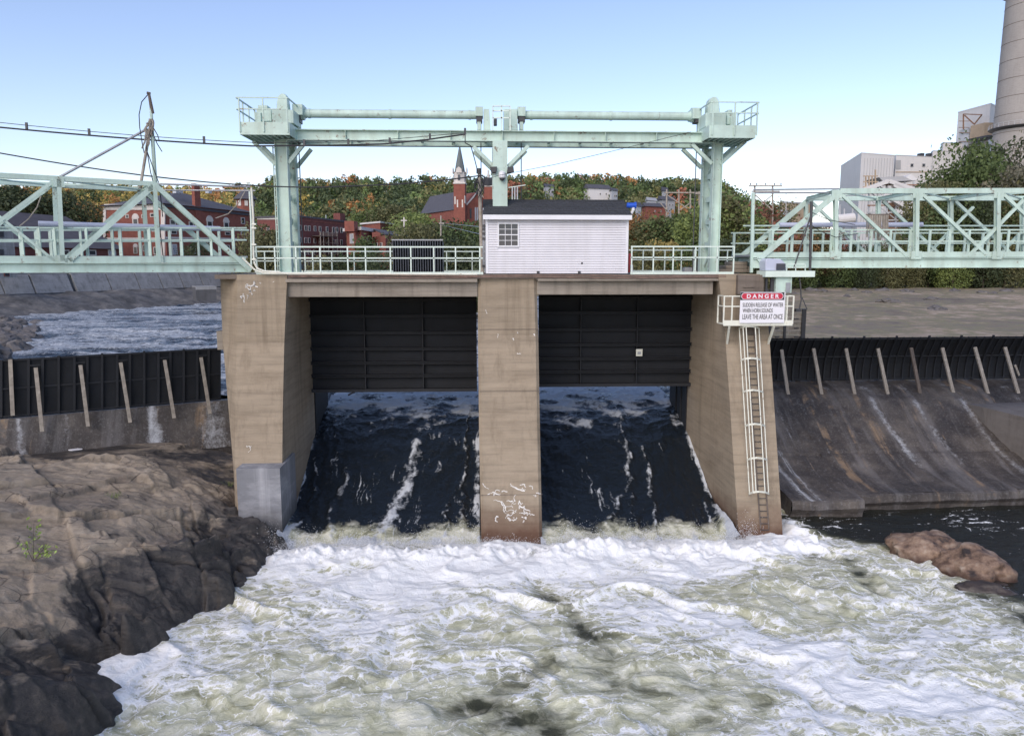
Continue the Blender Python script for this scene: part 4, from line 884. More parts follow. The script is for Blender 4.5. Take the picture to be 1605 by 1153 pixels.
# utility mast left of the shed with its conduits
um = thing('utility_pole', P_(31.4, 755, 427), 'slim weathered utility pole crowded with wires at the left corner of the white shed', 'pole')
MB().tube(P_(31.6, 756, 428), P_(31.6, 751, 268), .085, 10, .07).build('pole', M['wood'], um)
MB().tube(P_(31.55, 750.5, 272), P_(31.55, 750.5, 264), .10, 10).build('pole_cap', M['dark'], um)
for (x, y, h_, s) in ((747, 288, 10, .05), (757, 292, 8, .04), (748, 305, 9, .045), (745, 296, 6, .04), (759, 283, 5, .03)): MB().lathe(P_(31.4, x, y), [(s*.5, 0), (s, .05), (s*.6, .1), (s, .15), (s*.3, .2)], 8).build('insulator', M['dark'], um)
rw = random.Random(5)
for k in range(7):
    x0, y0 = 751+rw.uniform(-4, 6), 272+rw.uniform(0, 12); pts = [P_(31.3, x0+math.sin(j*.9+k)*rw.uniform(2, 7), y0+j*6, ) for j in range(6)]; MB().path(pts, .014, 4).build('loose_wire', M['wire'], um)
MB().tube(P_(31.25, 757.5, 326), P_(31.25, 757.5, 420), .03, 6).tube(P_(31.25, 760, 345), P_(31.25, 760, 425), .025, 6).build('conduit', M['grey'], um)
for y in (352, 357, 364, 372, 415): MB().slab(YP(31.2), 756, y, 761, y+4, 0, .06).build('conduit_box', M['dark'], um)

# ================================================================ railings on the deck
def railing(Y, x0, x1, posts, yt, ym, label, m='mintlight', yb=427.5, group='railings on the dam deck', r=.028):
    t = thing('railing', P_(Y, (x0+x1)/2, 428), label, 'railing', group)
    xa, xb = P_(Y, x0, yt)[0], P_(Y, x1, yt)[0]; zt, zm_ = P_(Y, (x0+x1)/2, yt)[2], P_(Y, (x0+x1)/2, ym)[2]
    MB().bar((xa, Y, zt), (xb, Y, zt), .055).build('top_rail', M[m], t); MB().bar((xa, Y, zm_), (xb, Y, zm_), .05).build('mid_rail', M[m], t)
    MB().cb((xa, Y-.01, DECK), (xb, Y+.01, DECK+.10)).build('toe_board', M[m], t)
    for p in posts: x = P_(Y, p, 405)[0]; MB().bar((x, Y, DECK), (x, Y, zt), .05).build('post', M[m], t)
    return t
railing(30.95, 400, 757, (402, 431, 464, 502, 545, 573, 612, 644, 680, 714, 752), 387, 404.5, 'pale green front railing of the deck left of the white shed')
railing(30.95, 989, 1151, (990, 1024, 1055, 1090, 1124, 1150), 386.5, 403.5, 'pale green front railing of the deck right of the white shed')
railing(37.8, 398, 760, (415, 445, 478, 490, 520, 555, 612, 655, 700, 740), 394, 409, 'farther pale green railing along the back of the deck left of the shed')
railing(37.8, 986, 1150, (1008, 1042, 1068, 1088, 1118, 1140), 392, 407, 'farther pale green railing along the back of the deck right of the shed')
ds = thing('corrugated_screen', P_(33.5, 655, 424), 'dark grey corrugated metal screen standing behind the railing left of the shed', 'screen')
pl = YP(33.2); a, b = pl.P(615.5, 400)[0], pl.P(693.5, 400)[0]; zt_, zb_ = pl.P(655, 377)[2], DECK
npn = 20
for k in range(npn):
    x = a+(b-a)*k/npn; w_ = (b-a)/npn; MB().pts([(x, 33.2, zb_), (x+w_*.3, 33.2, zb_), (x+w_*.42, 33.26, zb_), (x+w_*.88, 33.26, zb_), (x+w_, 33.2, zb_), (x, 33.2, zt_), (x+w_*.3, 33.2, zt_), (x+w_*.42, 33.26, zt_), (x+w_*.88, 33.26, zt_), (x+w_, 33.2, zt_)], [(i, i+1, i+6, i+5) for i in range(4)]).build('corrugated_strip', M['panel'], ds)
MB().cb((a, 33.26, zb_), (b, 34.6, zt_-.02)).build('body', M['panel'], ds); MB().cb((a-.03, 33.17, zt_), (b+.03, 33.30, zt_+.05)).build('cap_rail', M['grey'], ds)
# small things on the deck
t = thing('valve', P_(34, 1092, 425), 'small dark valve wheel and grey box on the deck near the right hoist leg', 'valve')
MB().slab(YP(34.2), 1073, 419, 1086, 427, 0, .4).build('grey_box', M['grey'], t); MB().bar(P_(34, 1093, 427), P_(34, 1091, 402), .07).build('stem', M['dark'], t); MB().lathe(P_(34, 1091, 408), [(.16, 0), (.19, .02), (.16, .04), (.12, .02)], 14).build('wheel', M['dark'], t)
t = thing('valve', P_(34, 470, 425), 'dark valve post on the deck right of the left hoist leg', 'valve'); MB().bar(P_(34, 470, 427), P_(34, 470, 402), .09).build('stem', M['dark'], t); MB().slab(YP(34), 466, 415, 474, 422, -.1, .1).build('body', M['dark'], t)

# ================================================================ conduit posts at the bridge ends
t = thing('conduit_pole', P_(30.9, 396, 425), 'tall white conduit at the left end of the deck bending along the railing foot', 'conduit')
MB().path([P_(30.6, a, b) for a, b in ((394, 294), (397, 340), (397.5, 400), (399, 413), (404, 421), (414, 425), (432, 426.5), (452, 429))], .04, 8).build('pipe', M['cream'], t)
MB().path([P_(30.7, a, b) for a, b in ((391, 300), (393.5, 345), (394, 420))], .035, 8).build('pipe', M['mintlight'], t)
MB().path([P_(30.6, a, b) for a, b in ((380, 404), (392, 416), (401, 424), (416, 428.5), (748, 429.8))], .035, 6).build('pipe', M['cream'], t)
for y in (350, 356, 382, 405): MB().slab(YP(30.5), 394.5, y, 401, y+2.5, 0, .1).build('clamp', M['cream'], t)
t = thing('conduit_pole', P_(30.9, 1178, 425), 'tall pale green post with two long thin pipes at the right end of the deck', 'post')
MB().bar(P_(31.0, 1180.5, 302), P_(31.0, 1177.5, 427), .11, .10).build('post', M['mint'], t)
for k, y in enumerate((297, 302)): MB().tube(P_(31.2, 1181, y+.5), P_(31.2, 1322, y-1+k), .035, 6).build('pipe', M['grey'], t)
# ---------------------------------------------------------------- truss footbridges
def truss(pl, width, name, label, front, rear_shift, posts, rails, deckrow, extra):
    t = thing(name, pl.P(*extra['root']), label, 'footbridge', 'truss footbridges at the dam')
    for (kind, pts, w_, h_) in front:
        for side in (0, 1):
            off = side*width; P = []
            for (x, y) in pts: p = pl.P(x, y, 0); P.append(p+pl.n*off)
            nm = {'c': 'chord', 'v': 'vertical', 'd': 'diagonal', 'g': 'floor_girder', 's': 'stringer'}[kind]
            for a, b in zip(P[:-1], P[1:]):
                if kind == 'g': MB().ibar(a, b, .22, h_, .03).build(nm, M['mint'], t)
                elif kind in 'vd': MB().ibar(a, b, w_, h_, .018, up=pl.n).build(nm, M['mint'], t)
                else: MB().bar(a, b, w_, h_, up=(0, 0, 1)).build(nm, M['mint'], t)
    for side in (0, 1):
        off = side*(width-.35)+.15
        for y in rails:
            P = [pl.P(x, y, 0)+pl.n*off for x in extra['span']]; MB().bar(P[0], P[1], .06, .06).build('hand_rail', M['mint'], t)
        for x in posts:
            a = pl.P(x, rails[0], 0)+pl.n*off; b = pl.P(x, deckrow, 0)+pl.n*off; b[0], b[1] = a[0], a[1]
            MB().bar(a, b, .09 if x % 2 else .11, .06).build('rail_post', M['mint'], t)
    for (x, y) in extra['ties']:
        a = pl.P(x, y, 0); MB().ibar(a+pl.n*.08, a+pl.n*(width-.08), .12, .14, .015).build('cross_tie', M['mint'], t)
    for (xa, ya, xb, yb) in extra['lat']:
        a, b = pl.P(xa, ya), pl.P(xb, yb)+pl.n*width; MB().bar(a, b, .07, .05).build('lateral', M['mint'], t)
        a, b = pl.P(xb, yb), pl.P(xa, ya)+pl.n*width; MB().bar(a+[0, 0, .06], b+[0, 0, .06], .07, .05).build('lateral', M['mint'], t)
    a, b = [pl.P(x, deckrow, .12) for x in extra['span']]; MB().prism([a, b, b+[0, 0, -.08], a+[0, 0, -.08]], pl.n*(width-.24)).build('deck_plate', M['grey'], t)
    for k in range(extra['nf']):
        f = (k+.5)/extra['nf']; c = a*(1-f)+b*f-[0, 0, .22]; MB().bar(c, c+pl.n*(width-.3), .12, .2).build('floor_beam', M['mint'], t)
    for (x, y, s) in extra['gus']:
        c, v = pl.box(x-s, y-s*.8, x+s, y+s*.8, -.10, -.085); MB().prism(c, v).build('gusset_plate', M['mint'], t)
    return t
BL = Plane(polar(390, 31.2), (Rv*math.cos(math.radians(34))+Fv*math.sin(math.radians(34)))[:2])
fr_ = [('g', [(-230, 419.5), (392, 419.5)], .2, .36), ('s', [(-230, 406), (385, 407)], .10, .24), ('c', [(-230, 262), (243, 288.5)], .17, .17),
      ('v', [(92, 281), (98, 409)], .14, .20), ('v', [(242, 289), (249, 409)], .14, .22), ('d', [(242, 290), (392, 424)], .18, .24), ('d', [(240, 292), (108, 408)], .18, .20),
      ('d', [(84, 284), (-90, 412)], .12, .16), ('d', [(-60, 292), (86, 409)], .09, .10), ('v', [(-80, 272), (-74, 410)], .14, .2)]
lt = truss(BL, 2.7, 'truss_footbridge', 'pale green steel truss footbridge running out of the picture to the left', fr_, 0, (-70, -20, 33, 60, 84, 135, 188, 234, 284, 331, 366), (357, 376), 401,
   dict(root=(200, 425), span=(-200, 388), ties=((92, 281), (242, 288), (-80, 273)), lat=((95, 283, 240, 289), (-78, 273, 90, 281)), nf=16, gus=((92, 286, 9), (241, 293, 9), (98, 406, 8), (249, 406, 7), (108, 409, 6))))
a, b = BL.P(60, 350.5, 1.1), BL.P(345, 358.5, 1.1); MB().tube(a, b, .10, 12).build('insulated_pipe', M['lavpipe'], lt)
a, b = BL.P(-200, 354, 1.1), BL.P(390, 361, 1.1); MB().tube(a, b, .04, 8).build('service_pipe', M['mint'], lt)
a, b = BL.P(240, 288, -.02), P_(30.7, 392, 293); MB().tube(a, b, .035, 8).build('service_pipe', M['grey'], lt)
a, b = BL.P(240, 298, 1.5), P_(31.5, 400, 299); MB().tube(a, b, .03, 8).build('service_pipe', M['grey'], lt)
for (pts) in ([(64, 308), (58, 325), (45, 343), (30, 355)], [(384, 300), (374, 318), (358, 335), (338, 342)]): MB().path([BL.P(x, y, .6) for x, y in pts], .02, 5).build('hanging_rope', M['wood'], lt)
BR = Plane(polar(1200, 31.4), (Rv*math.cos(math.radians(-3))+Fv*math.sin(math.radians(-3)))[:2])
fr_ = [('g', [(1180, 412.5), (1900, 411)], .2, .40), ('s', [(1180, 399.5), (1900, 398)], .10, .22), ('c', [(1316, 299.5), (1900, 298.5)], .18, .20),
      ('d', [(1315, 301), (1187, 408)], .20, .22)]
for k in range(5):
    x = 1309.5+127*k; fr_ += [('v', [(x, 302), (x+.5-1.5*(k > 0), 402)], .14, .24)]
    if k < 4: fr_ += [('d', [(x+8, 304), (x+112, 402)], .12, .14)]
    if k in (2, 3, 4): fr_ += [('d', [(x-8+80, 290+14) if False else (x+40, 314), (x-46, 402)], .11, .12)]
rt = truss(BR, 3.6, 'truss_footbridge', 'pale green steel truss footbridge with crossed diagonals on the right side', fr_, 0, tuple(range(1182, 1890, 31)), (360, 378), 399,
   dict(root=(1400, 420), span=(1176, 1880), ties=tuple((1309.5+127*k, 300) for k in range(5)), lat=tuple((1312+127*k, 300, 1434+127*k, 300) for k in range(4)), nf=24,
        gus=tuple((1309.5+127*k, 400, 8) for k in range(5))+tuple((1312+127*k, 304, 8) for k in range(5))))
for k in range(5):
    x = 1309.5+127*k; MB().prism([BR.P(x, 385, -.02), BR.P(x+2, 401.5, -.02), BR.P(x-17, 401.5, -.02), BR.P(x-14, 399, -.02), BR.P(x-6, 395, -.02)], BR.n*.03).build('haunch_plate', M['mint'], rt)
a, b = BR.P(1222, 352.5, 1.6), BR.P(1446, 352, 1.6); MB().tube(a, b, .10, 12).build('insulated_pipe', M['lavpipe'], rt)
MB().tube(BR.P(1165, 354, 1.6), BR.P(1900, 354, 1.6), .035, 8).build('service_pipe', M['mint'], rt)
# bundle of wooden floats hanging in the right bridge
hb = thing('float_bundle', BR.P(1376, 380, .5), 'bundle of hanging weathered wooden strips on the right footbridge', 'wood bundle')
rw = random.Random(9)
MB().bar(BR.P(1357, 336.5, .4), BR.P(1395, 336, .4), .05, .05).build('hanger_bar', M['woodd'], hb)
for k in range(13):
    x = 1359+k*2.7; y1 = 372+rw.uniform(-9, 10); MB().bar(BR.P(x, 337, .4), BR.P(x+rw.uniform(-1, 1.5), y1, .4), .045, .05).build('strip', M['wood'], hb)
MB().path([BR.P(x, y, .35) for x, y in ((1386, 365), (1392, 377), (1384, 385), (1379, 378), (1383, 366))], .025, 5).build('rope_loop', M['wood'], hb)
# black pole with its stay, cabinet bracket at the right pier head
t = thing('stay_pole', P_(30.3, 1270, 424), 'black steel pole with slanting stay in front of the right footbridge', 'pole')
MB().tube(P_(30.3, 1272, 316), P_(30.3, 1269.5, 426), .055, 8).build('pole', M['dark'], t)
MB().tube(P_(30.3, 1270, 340), P_(30.3, 1244, 421), .03, 6).build('stay', M['dark'], t)
for pts in ([(1270, 352), (1285, 362), (1310, 372), (1345, 366)], [(1270, 332), (1300, 345), (1340, 352)], [(1271, 352), (1262, 358), (1256, 372)]): MB().path([P_(30.4, x, y) for x, y in pts], .014, 4).build('loose_wire', M['wire'], t)
t = thing('meter_platform', P_(30.2, 1238, 434), 'pale green bracket platform carrying a grey hooded cabinet beside the right pier', 'platform')
MB().slab(YP(30.0), 1200, 424.5, 1277.5, 434, 0, 1.0).build('floor_beam', M['mintlight'], t)
MB().slab(YP(30.15), 1216, 434.3, 1241, 459, 0, .6).build('lower_cabinet', M['mint'], t); MB().slab(YP(30.1), 1232, 443, 1239, 458, -.0, .05).build('cabinet_door', M['grey'], t)
c_ = YP(30.2); MB().prism([c_.P(1200, 424), c_.P(1232, 424), c_.P(1232, 414), c_.P(1224, 406), c_.P(1203, 405), c_.P(1200, 409)], (0, .7, 0)).build('hooded_cabinet', M['lavpipe'], t, bevel=.02)
MB().slab(YP(30.15), 1217, 413, 1231, 423, -.02, .0).build('glass_door', M['glass'], t)
m_ = MB()
for y in (414, 419): m_.bar(P_(30.1, 1233, y), P_(30.1, 1262, y), .03)
for x in (1233, 1247, 1262): m_.bar(P_(30.1, x, 413.5), P_(30.1, x, 424.4), .03)
m_.build('guard_frame', M['mintlight'], t)
MB().slab(YP(30.3), 1200, 436, 1203, 458, 0, .1).slab(YP(30.3), 1208, 436, 1213, 458, 0, .1).build('bracket', M['dark'], t)
MB().path([P_(30.3, x, y) for x, y in ((1253, 434), (1255, 452), (1256, 470), (1253, 484))], .03, 5).path([P_(30.3, x, y) for x, y in ((1257, 466), (1262, 478), (1265, 485))], .02, 5).build('hanging_cable', M['dark'], t)
MB().slab(YP(30.3), 1248, 484, 1256, 489, 0, .2).build('cable_weight', M['dark'], t)
# ---------------------------------------------------------------- broken mast on the left bridge
t = thing('broken_mast', BL.P(240, 288, .5), 'splintered leaning mast tangled with wires standing on the left footbridge', 'mast')
B_ = lambda x, y, o=.4: BL.P(x, y, o)
MB().tube(B_(243.5, 290), B_(236.5, 170), .085, 8, .06).build('steel_mast', M['mint'], t)
MB().tube(B_(239, 178), B_(233, 145), .075, 8, .05).build('wooden_top', M['woodd'], t); MB().tube(B_(230, 145.5), B_(236, 147), .05, 6).build('cap', M['woodd'], t)
MB().tube(B_(232, 220), B_(219.5, 295), .055, 8).build('strut', M['wood'], t); MB().tube(B_(233, 219), B_(239, 188), .05, 8).build('strut', M['wood'], t)
MB().tube(B_(231, 202), B_(93, 278), .045, 8).build('stay_pipe', M['grey'], t)
rw = random.Random(12)
for k in range(9):
    x, y = 234+rw.uniform(-4, 4), 185+rw.uniform(0, 28); pts = []
    for j in range(6): pts.append(B_(x, y, .3)); x += rw.uniform(-3.2, 3); y += rw.uniform(2, 7)
    MB().path(pts, rw.uniform(.02, .05), 5).build('splinter', M['wood'], t)
for pts in ([(233, 147), (222, 160), (218, 180), (219, 200), (223, 225), (226, 240)], [(229, 228), (236, 270), (244, 300), (256, 405)], [(238, 205), (246, 225), (254, 238)], [(240, 200), (247, 212), (250, 222)], [(230, 236), (250, 290), (255, 340)]): MB().path([B_(x, y, .2) for x, y in pts], .018, 5).build('loose_wire', M['wire'], t)
# ---------------------------------------------------------------- overhead wires
def cable(pts, r, label, m='wire', clamps=()):
    t = thing('overhead_cable', pts[0], label, 'cable', 'cables across the scene')
    MB().path(pts, r, 5).build('cable', M[m], t)
    for c in clamps: MB().cb((c[0]-.04, c[1]-.03, c[2]-.02), (c[0]+.04, c[1]+.03, c[2]+.22)).build('clamp', M['dark'], t)
yl = 30.5
def sagx(pts, n=8):
    xs = [p[0] for p in pts]; xx = np.linspace(xs[0], xs[-1], n*(len(pts)-1)+1); c = np.polyfit(xs, [p[1] for p in pts], min(3, len(pts)-1)); return [P_(yl, x, float(np.polyval(c, x))) for x in xx]
cable(sagx([(-560, 138), (-120, 188), (0, 199), (120, 211), (240, 220), (395, 229)])+[P_(yl, a, b) for a, b in ((520, 228), (600, 226), (670, 219), (729, 210.5))], .032, 'thick black cable with clamps crossing left and running along the gantry beam', clamps=[P_(yl, a, b) for a, b in ((42, 201.5), (140, 211), (320, 223), (477, 228), (546, 227), (611, 225), (674, 218.5), (729, 210))])
cable(sagx([(-560, 122), (-120, 178), (0, 193), (140, 206), (320, 219), (398, 224)])+[P_(yl, a, b) for a, b in ((560, 223), (729, 208.5))], .013, 'thin messenger wire just above the thick cable on the left')
cable(sagx([(-560, 142), (-120, 219), (0, 239), (120, 259), (240, 278), (380, 290), (500, 293.5)]) + [P_(yl, a, b) for a, b in ((620, 289), (700, 282), (756, 275))], .026, 'long sagging black cable from the left edge to the pole by the shed')
cable([P_(31.2, a, b) for a, b in ((729, 211), (729, 224), (738, 229), (744, 250), (749, 270))], .02, 'short black drop cable from the gantry beam to the pole by the shed')
cable([P_(31.2, a, b) for a, b in ((757, 283), (782, 275), (870, 258), (960, 237), (1083, 207))], .010, 'thin wire rising rightward from the pole by the shed to the gantry beam')
# ================================================================ sign, catwalk, caged ladder on the right pier
cw = thing('catwalk', P_(29.9, 1189, 510), 'small cream railed balcony on the right pier behind the danger sign', 'balcony')
YC = 29.75; YB = 30.5
zt, zm_, zf = P_(YC, 1189, 464)[2], P_(YC, 1189, 480)[2], P_(YC, 1189, 508)[2]
xa, xb = P_(YC, 1134.5, 485)[0], P_(YC, 1243, 485)[0]
MB().cb((xa, YC, zf-.02), (xb, YB, zf+.02)).build('floor_plate', M['cream'], cw); MB().cb((xa, YC-.02, zf-.06), (xb, YC-.001, zf+.16)).build('toe_board', M['cream'], cw)
for z in (zt, zm_):
    for a, b in (((xa, YC, z), (xb, YC, z)), ((xa, YC, z), (xa, YB, z)), ((xb, YC, z), (xb, YB+.4, z))): MB().bar(a, b, .045).build('rail', M['cream'], cw)
for x in (xa, xa+.33, (xa+xb)/2, xb-.25, xb): MB().bar((x, YC, zf), (x, YC, zt), .05).build('rail_post', M['cream'], cw)
MB().bar((xa, YB, zf), (xa, YB, zt), .05).bar((xb, YB, zf), (xb, YB, zt), .05).build('rail_post', M['cream'], cw)
for x, dx in ((1143, -4), (1213, -10)): MB().bar(P_(YC+.05, x, 511), P_(30.55, x+dx, 541), .08, .10).build('bracket', M['cream'], cw)
sg = thing('danger_sign', P_(29.65, 1195, 506), 'white danger sign with red oval lettering warning of sudden release of water', 'sign')
sp_ = YP(29.66); c, v = sp_.box(1160, 457.5, 1230, 506, 0, .03); MB().prism(c, v).build('board', M['signw'], sg)
def flat(x0, y0, x1, y1, off, m, nm, par=sg): c, v = sp_.box(x0, y0, x1, y1, off, off+.004); return MB().prism(c, v).build(nm, M[m], par)
flat(1160.6, 458, 1229.4, 470.2, -.006, 'signk', 'header_band')
def oval(x0, y0, x1, y1, off, m, nm):
    A = sp_.P(x0, (y0+y1)/2, off); B = sp_.P(x1, (y0+y1)/2, off); h = (sp_.P(1195, y0, off)[2]-sp_.P(1195, y1, off)[2])/2; P = []
    for s, cx, a0 in ((1, B[0]-h, -90), (-1, A[0]+h, 90)):
        for k in range(11): t_ = math.radians(a0+18*k); P.append(np.array([cx+h*math.cos(t_), A[1], A[2]+h*math.sin(t_)]))
    MB().prism(P, (0, .004, 0)).build(nm, M[m], sg)
oval(1162, 458.9, 1228, 469.5, -.011, 'signw', 'oval_border'); oval(1162.8, 459.6, 1227.2, 468.8, -.016, 'signr', 'oval')
def text(s, x0, x1, ybase, ytop, off, m, bold=0):
    cu = bpy.data.curves.new('lettering', 'FONT'); cu.body = s; cu.size = 1; cu.offset = bold; cu.extrude = .003
    o = bpy.data.objects.new('tmp', cu); COL.objects.link(o); dg = bpy.context.evaluated_depsgraph_get(); me = bpy.data.meshes.new_from_object(o.evaluated_get(dg)); bpy.data.objects.remove(o)
    co = np.array([v.co for v in me.vertices]); mn_, mx_ = co.min(0), co.max(0); A = sp_.P(x0, ybase, off); B = sp_.P(x1, ybase, off); H_ = sp_.P(x0, ytop, off)[2]-A[2]
    for v in me.vertices:
        q = v.co; v.co = (A[0]+(q.x-mn_[0])/(mx_[0]-mn_[0])*(B[0]-A[0])-ROOTLOC[sg.name][0], A[1]-q.z-ROOTLOC[sg.name][1], A[2]+(q.y-mn_[1])/(mx_[1]-mn_[1])*H_-ROOTLOC[sg.name][2])
    me.materials.clear(); me.materials.append(M[m]); n_ = bpy.data.objects.new('lettering', me); COL.objects.link(n_); n_.parent = sg
text('D A N G E R', 1170.5, 1221, 467.4, 460.9, -.022, 'signw', .03)
text('SUDDEN RELEASE OF WATER', 1164, 1227.5, 481, 474.6, -.006, 'signk', .005); text('WHEN HORN SOUNDS', 1164, 1211, 489.8, 483.4, -.006, 'signk', .005); text('LEAVE THE AREA AT ONCE', 1163.5, 1226.5, 500.2, 492.4, -.006, 'signk', .004)
ld = thing('caged_ladder', fr(1185, 772), 'cream caged ladder running down the face of the right pier', 'ladder')
def lx(y, f): return 1166+(y-512)*.083+f          # ladder centre column
ys = np.linspace(514, 830, 33)
for s in (0, 18): MB().path([fr(1168.5+s*.72+(y-512)*.0745, y, -.10) for y in (512, 525, 620, 710, 800, 828)], .028, 5).build('ladder_rail', M['woodd'], ld)
for y in ys: a = fr(1168.5+(y-512)*.0745, y, -.10); b = fr(1181.5+(y-512)*.0745, y, -.10); MB().tube(a, b, .016, 5).build('rung', M['dark'], ld)
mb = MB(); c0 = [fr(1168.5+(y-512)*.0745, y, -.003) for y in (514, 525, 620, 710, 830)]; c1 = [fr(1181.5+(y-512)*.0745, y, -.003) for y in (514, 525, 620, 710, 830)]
mb.pts(c0+c1, [(i, i+1, 6+i, 5+i) for i in range(4)]).build('ladder_shade_strip', M['slabedge'], ld)  # flat darker strip on the face, painting the shade of a recess
def hoop(y): return [fr(1158+(y-512)*.062+a*(32-(y-512)*.003), y+dy, -off_) for a, off_, dy in ((0, .02, 2), (.02, .42, 1.2), (.2, .72, -1), (.5, .82, -2), (.8, .72, -1), (.98, .42, 1.2), (1, .02, 2))]
hy = (513, 563, 613, 666, 719, 772)
for y in hy:
    h = hoop(y)
    for a, b in zip(h[:-1], h[1:]): MB().bar(a, b, .03, .07).build('cage_hoop', M['cream'], ld)
for j in (1, 2, 3, 4, 5):
    P = [hoop(y)[j] for y in hy]
    P = [np.mean([hoop(y)[2], hoop(y)[3]], axis=0) for y in hy] if j == 3 else P
    for a, b in zip(P[:-1], P[1:]): MB().bar(a, b, .035, .02).build('cage_strap', M['cream'], ld)
# ================================================================ far bank: floodwall, riprap
fw = thing('floodwall', WALLA*.5+WALLB*.5+[0, 0, HC-5], 'long sloping grey concrete floodwall of big panels along the far left bank', 'wall')
wdir = (WALLB-WALLA)/np.linalg.norm(WALLB-WALLA); wn_ = np.array([-wdir[1], wdir[0], 0.])
if wn_[1] < 0: wn_ = -wn_
WP = Plane(WALLA[:2], wdir[:2])
M['fwall'] = concrete('floodwall_concrete', (.30, .30, .30), (.10, .10, .10), hl=.2); M['fdark'] = concrete('dark_footing', (.10, .10, .105), (.04, .04, .04), hl=.2)
for a, b in zip([-150, -100, -52, -2, 47, 112, 167, 212, 248, 281, 312, 342, 372], [-101, -53, -3, 45, 111, 166, 211, 247, 280, 311, 341, 371, 400]):
    p, q = WP.P(a, 445), WP.P(b, 445); p[2] = q[2] = 0; g_ = wdir*.05; up = np.array([0, 0, 1.])
    if a == 47: q = WP.P(106, 445); q[2] = 0
    zt = HC-1.65; zb_ = HC-4.4
    MB().prism([p+g_-wn_*1.3+up*zb_, q-g_-wn_*1.3+up*zb_, q-g_+up*zt, p+g_+up*zt], wn_*.5).build('wall_panel', M['fwall'], fw)
    MB().prism([p-wn_*1.5+up*(HC-6.2), q-wn_*1.5+up*(HC-6.2), q-wn_*1.35+up*zb_, p-wn_*1.35+up*zb_], wn_*.4).build('wall_footing', M['fdark'], fw)
p, q = WP.P(-300, 445), WP.P(400, 445); p[2] = q[2] = 0
MB().prism([p-wn_*1.1+up*(HC-6.2), q-wn_*1.1+up*(HC-6.2), q+wn_*.12+up*(HC-1.75), p+wn_*.12+up*(HC-1.75)], wn_*.5).build('backing', M['fdark'], fw)
t = thing('concrete_stub_block', polar(322, 105)+[0, 0, HC-6], 'square concrete block standing on the rocks before the far floodwall', 'block')
pl = two(300, 106, 345, 108); MB().slab(pl, 307, 450, 339, 471, 0, 3).build('block', M['fdark'], t); MB().slab(pl, 306.6, 448.5, 339.4, 454, -.05, 3.05).build('cap', M['fwall'], t)
M['rip'] = pmat('riprap', (.13, .12, .115), .85, .4, .6, .4, .1)
def rockmesh(seed, sub=3):
    import bmesh
    bm = bmesh.new(); bmesh.ops.create_icosphere(bm, subdivisions=sub, radius=1)
    for v in bm.verts:
        q = v.co; f = 1+.38*mn.fractal(q*1.0+Vector((seed*5, 0, 0)), 1, 2, 3)+.12*mn.cell(q*1.3+Vector((seed, 2, 0))); v.co = q*f
    me = bpy.data.meshes.new('riprap'); bm.to_mesh(me); bm.free(); me.materials.append(M['rip']); return me
rms = [rockmesh(k) for k in range(5)]; rr = random.Random(11); n = 0
for k in range(150):
    px = rr.uniform(-60, 52); D = rr.uniform(52, 88)
    if px > 58-(88-D)*1.1-rr.uniform(0, 8): continue
    p = polar(px, D); s = rr.uniform(.35, 1.0)
    o = bpy.data.objects.new('riprap_rock', rms[k % 5]); COL.objects.link(o); o.location = (p[0], p[1], HC-7.05+ (20-px)*.009*(1)+.1); o.scale = (s*1.2, s, s*.75); o.rotation_euler = (rr.uniform(0, .4), rr.uniform(0, .4), rr.uniform(0, 6))
    import_tag(o, 'dark angular riprap rock piled at the left edge of the upstream river', 'rock', 'riprap rocks at the upstream bank')
_st = sorted([(1398, 98, .9), (1475, 88, .8), (1466, 104, .6), (1560, 120, .5), (1330, 112, .5), (1362, 125, .6), (1290, 128, .7), (1425, 128, .8), (1500, 130, .7), (1545, 126, .6), (1250, 120, .6), (1275, 131, .8), (1385, 133, .9), (1340, 132, .7), (1580, 130, .8)])
for (px, D, s), od in zip(_st, ['leftmost', 'second', 'third', 'fourth', 'fifth', 'sixth', 'seventh', 'eighth', 'ninth', 'tenth', 'eleventh', 'twelfth', 'thirteenth', 'fourteenth', 'rightmost']):
    p = polar(px, D); o = bpy.data.objects.new('mud_rock', rms[int(px) % 5]); COL.objects.link(o); o.location = (p[0], p[1], float(terrain(np.array([p[0]]), np.array([p[1]]))[0])); o.scale = (s*1.6, s, s*.6); o.rotation_euler = (0, 0, px)
    import_tag(o, 'grey stone half buried in the dry riverbed, %s of the stones from left to right' % od, 'rock', 'stones on the dry bed')
# ================================================================ buildings
M['brick'] = pmat('red_brick', (.24, .082, .06), .9, .22, 1.2, .1, hline=.12); M['brick2'] = pmat('dark_red_brick', (.16, .055, .048), .9, .25, 1.2, .1, hline=.12)
M['trim'] = pmat('white_trim', (.62, .58, .54), .7, .1, 1, 0); M['slate'] = pmat('grey_slate', (.085, .085, .10), .85, .2, .4, .1, hline=.5); M['slate2'] = pmat('purple_slate', (.07, .065, .075), .85, .2, .4, .1, hline=.5)
M['win'] = pmat('dark_window', (.05, .055, .065), .15, .3, .2, 0); M['winl'] = pmat('pale_window', (.45, .48, .52), .25, .2, .3, 0)
M['clad'] = pmat('white_cladding', (.70, .68, .66), .6, .06, .1, 0, streak=.15); M['cladd'] = pmat('grey_cladding', (.40, .40, .40), .6, .08, .1, 0)
M['tan'] = pmat('tan_steel', (.42, .32, .22), .7, .15, .5, 0); M['steel'] = pmat('pale_steel', (.50, .51, .52), .55, .15, .5, 0); M['rust'] = pmat('rusty_steel', (.28, .16, .10), .8, .2, .5, 0)
def gz(px, D): p = polar(px, D); return float(terrain(np.array([p[0]]), np.array([p[1]]))[0])
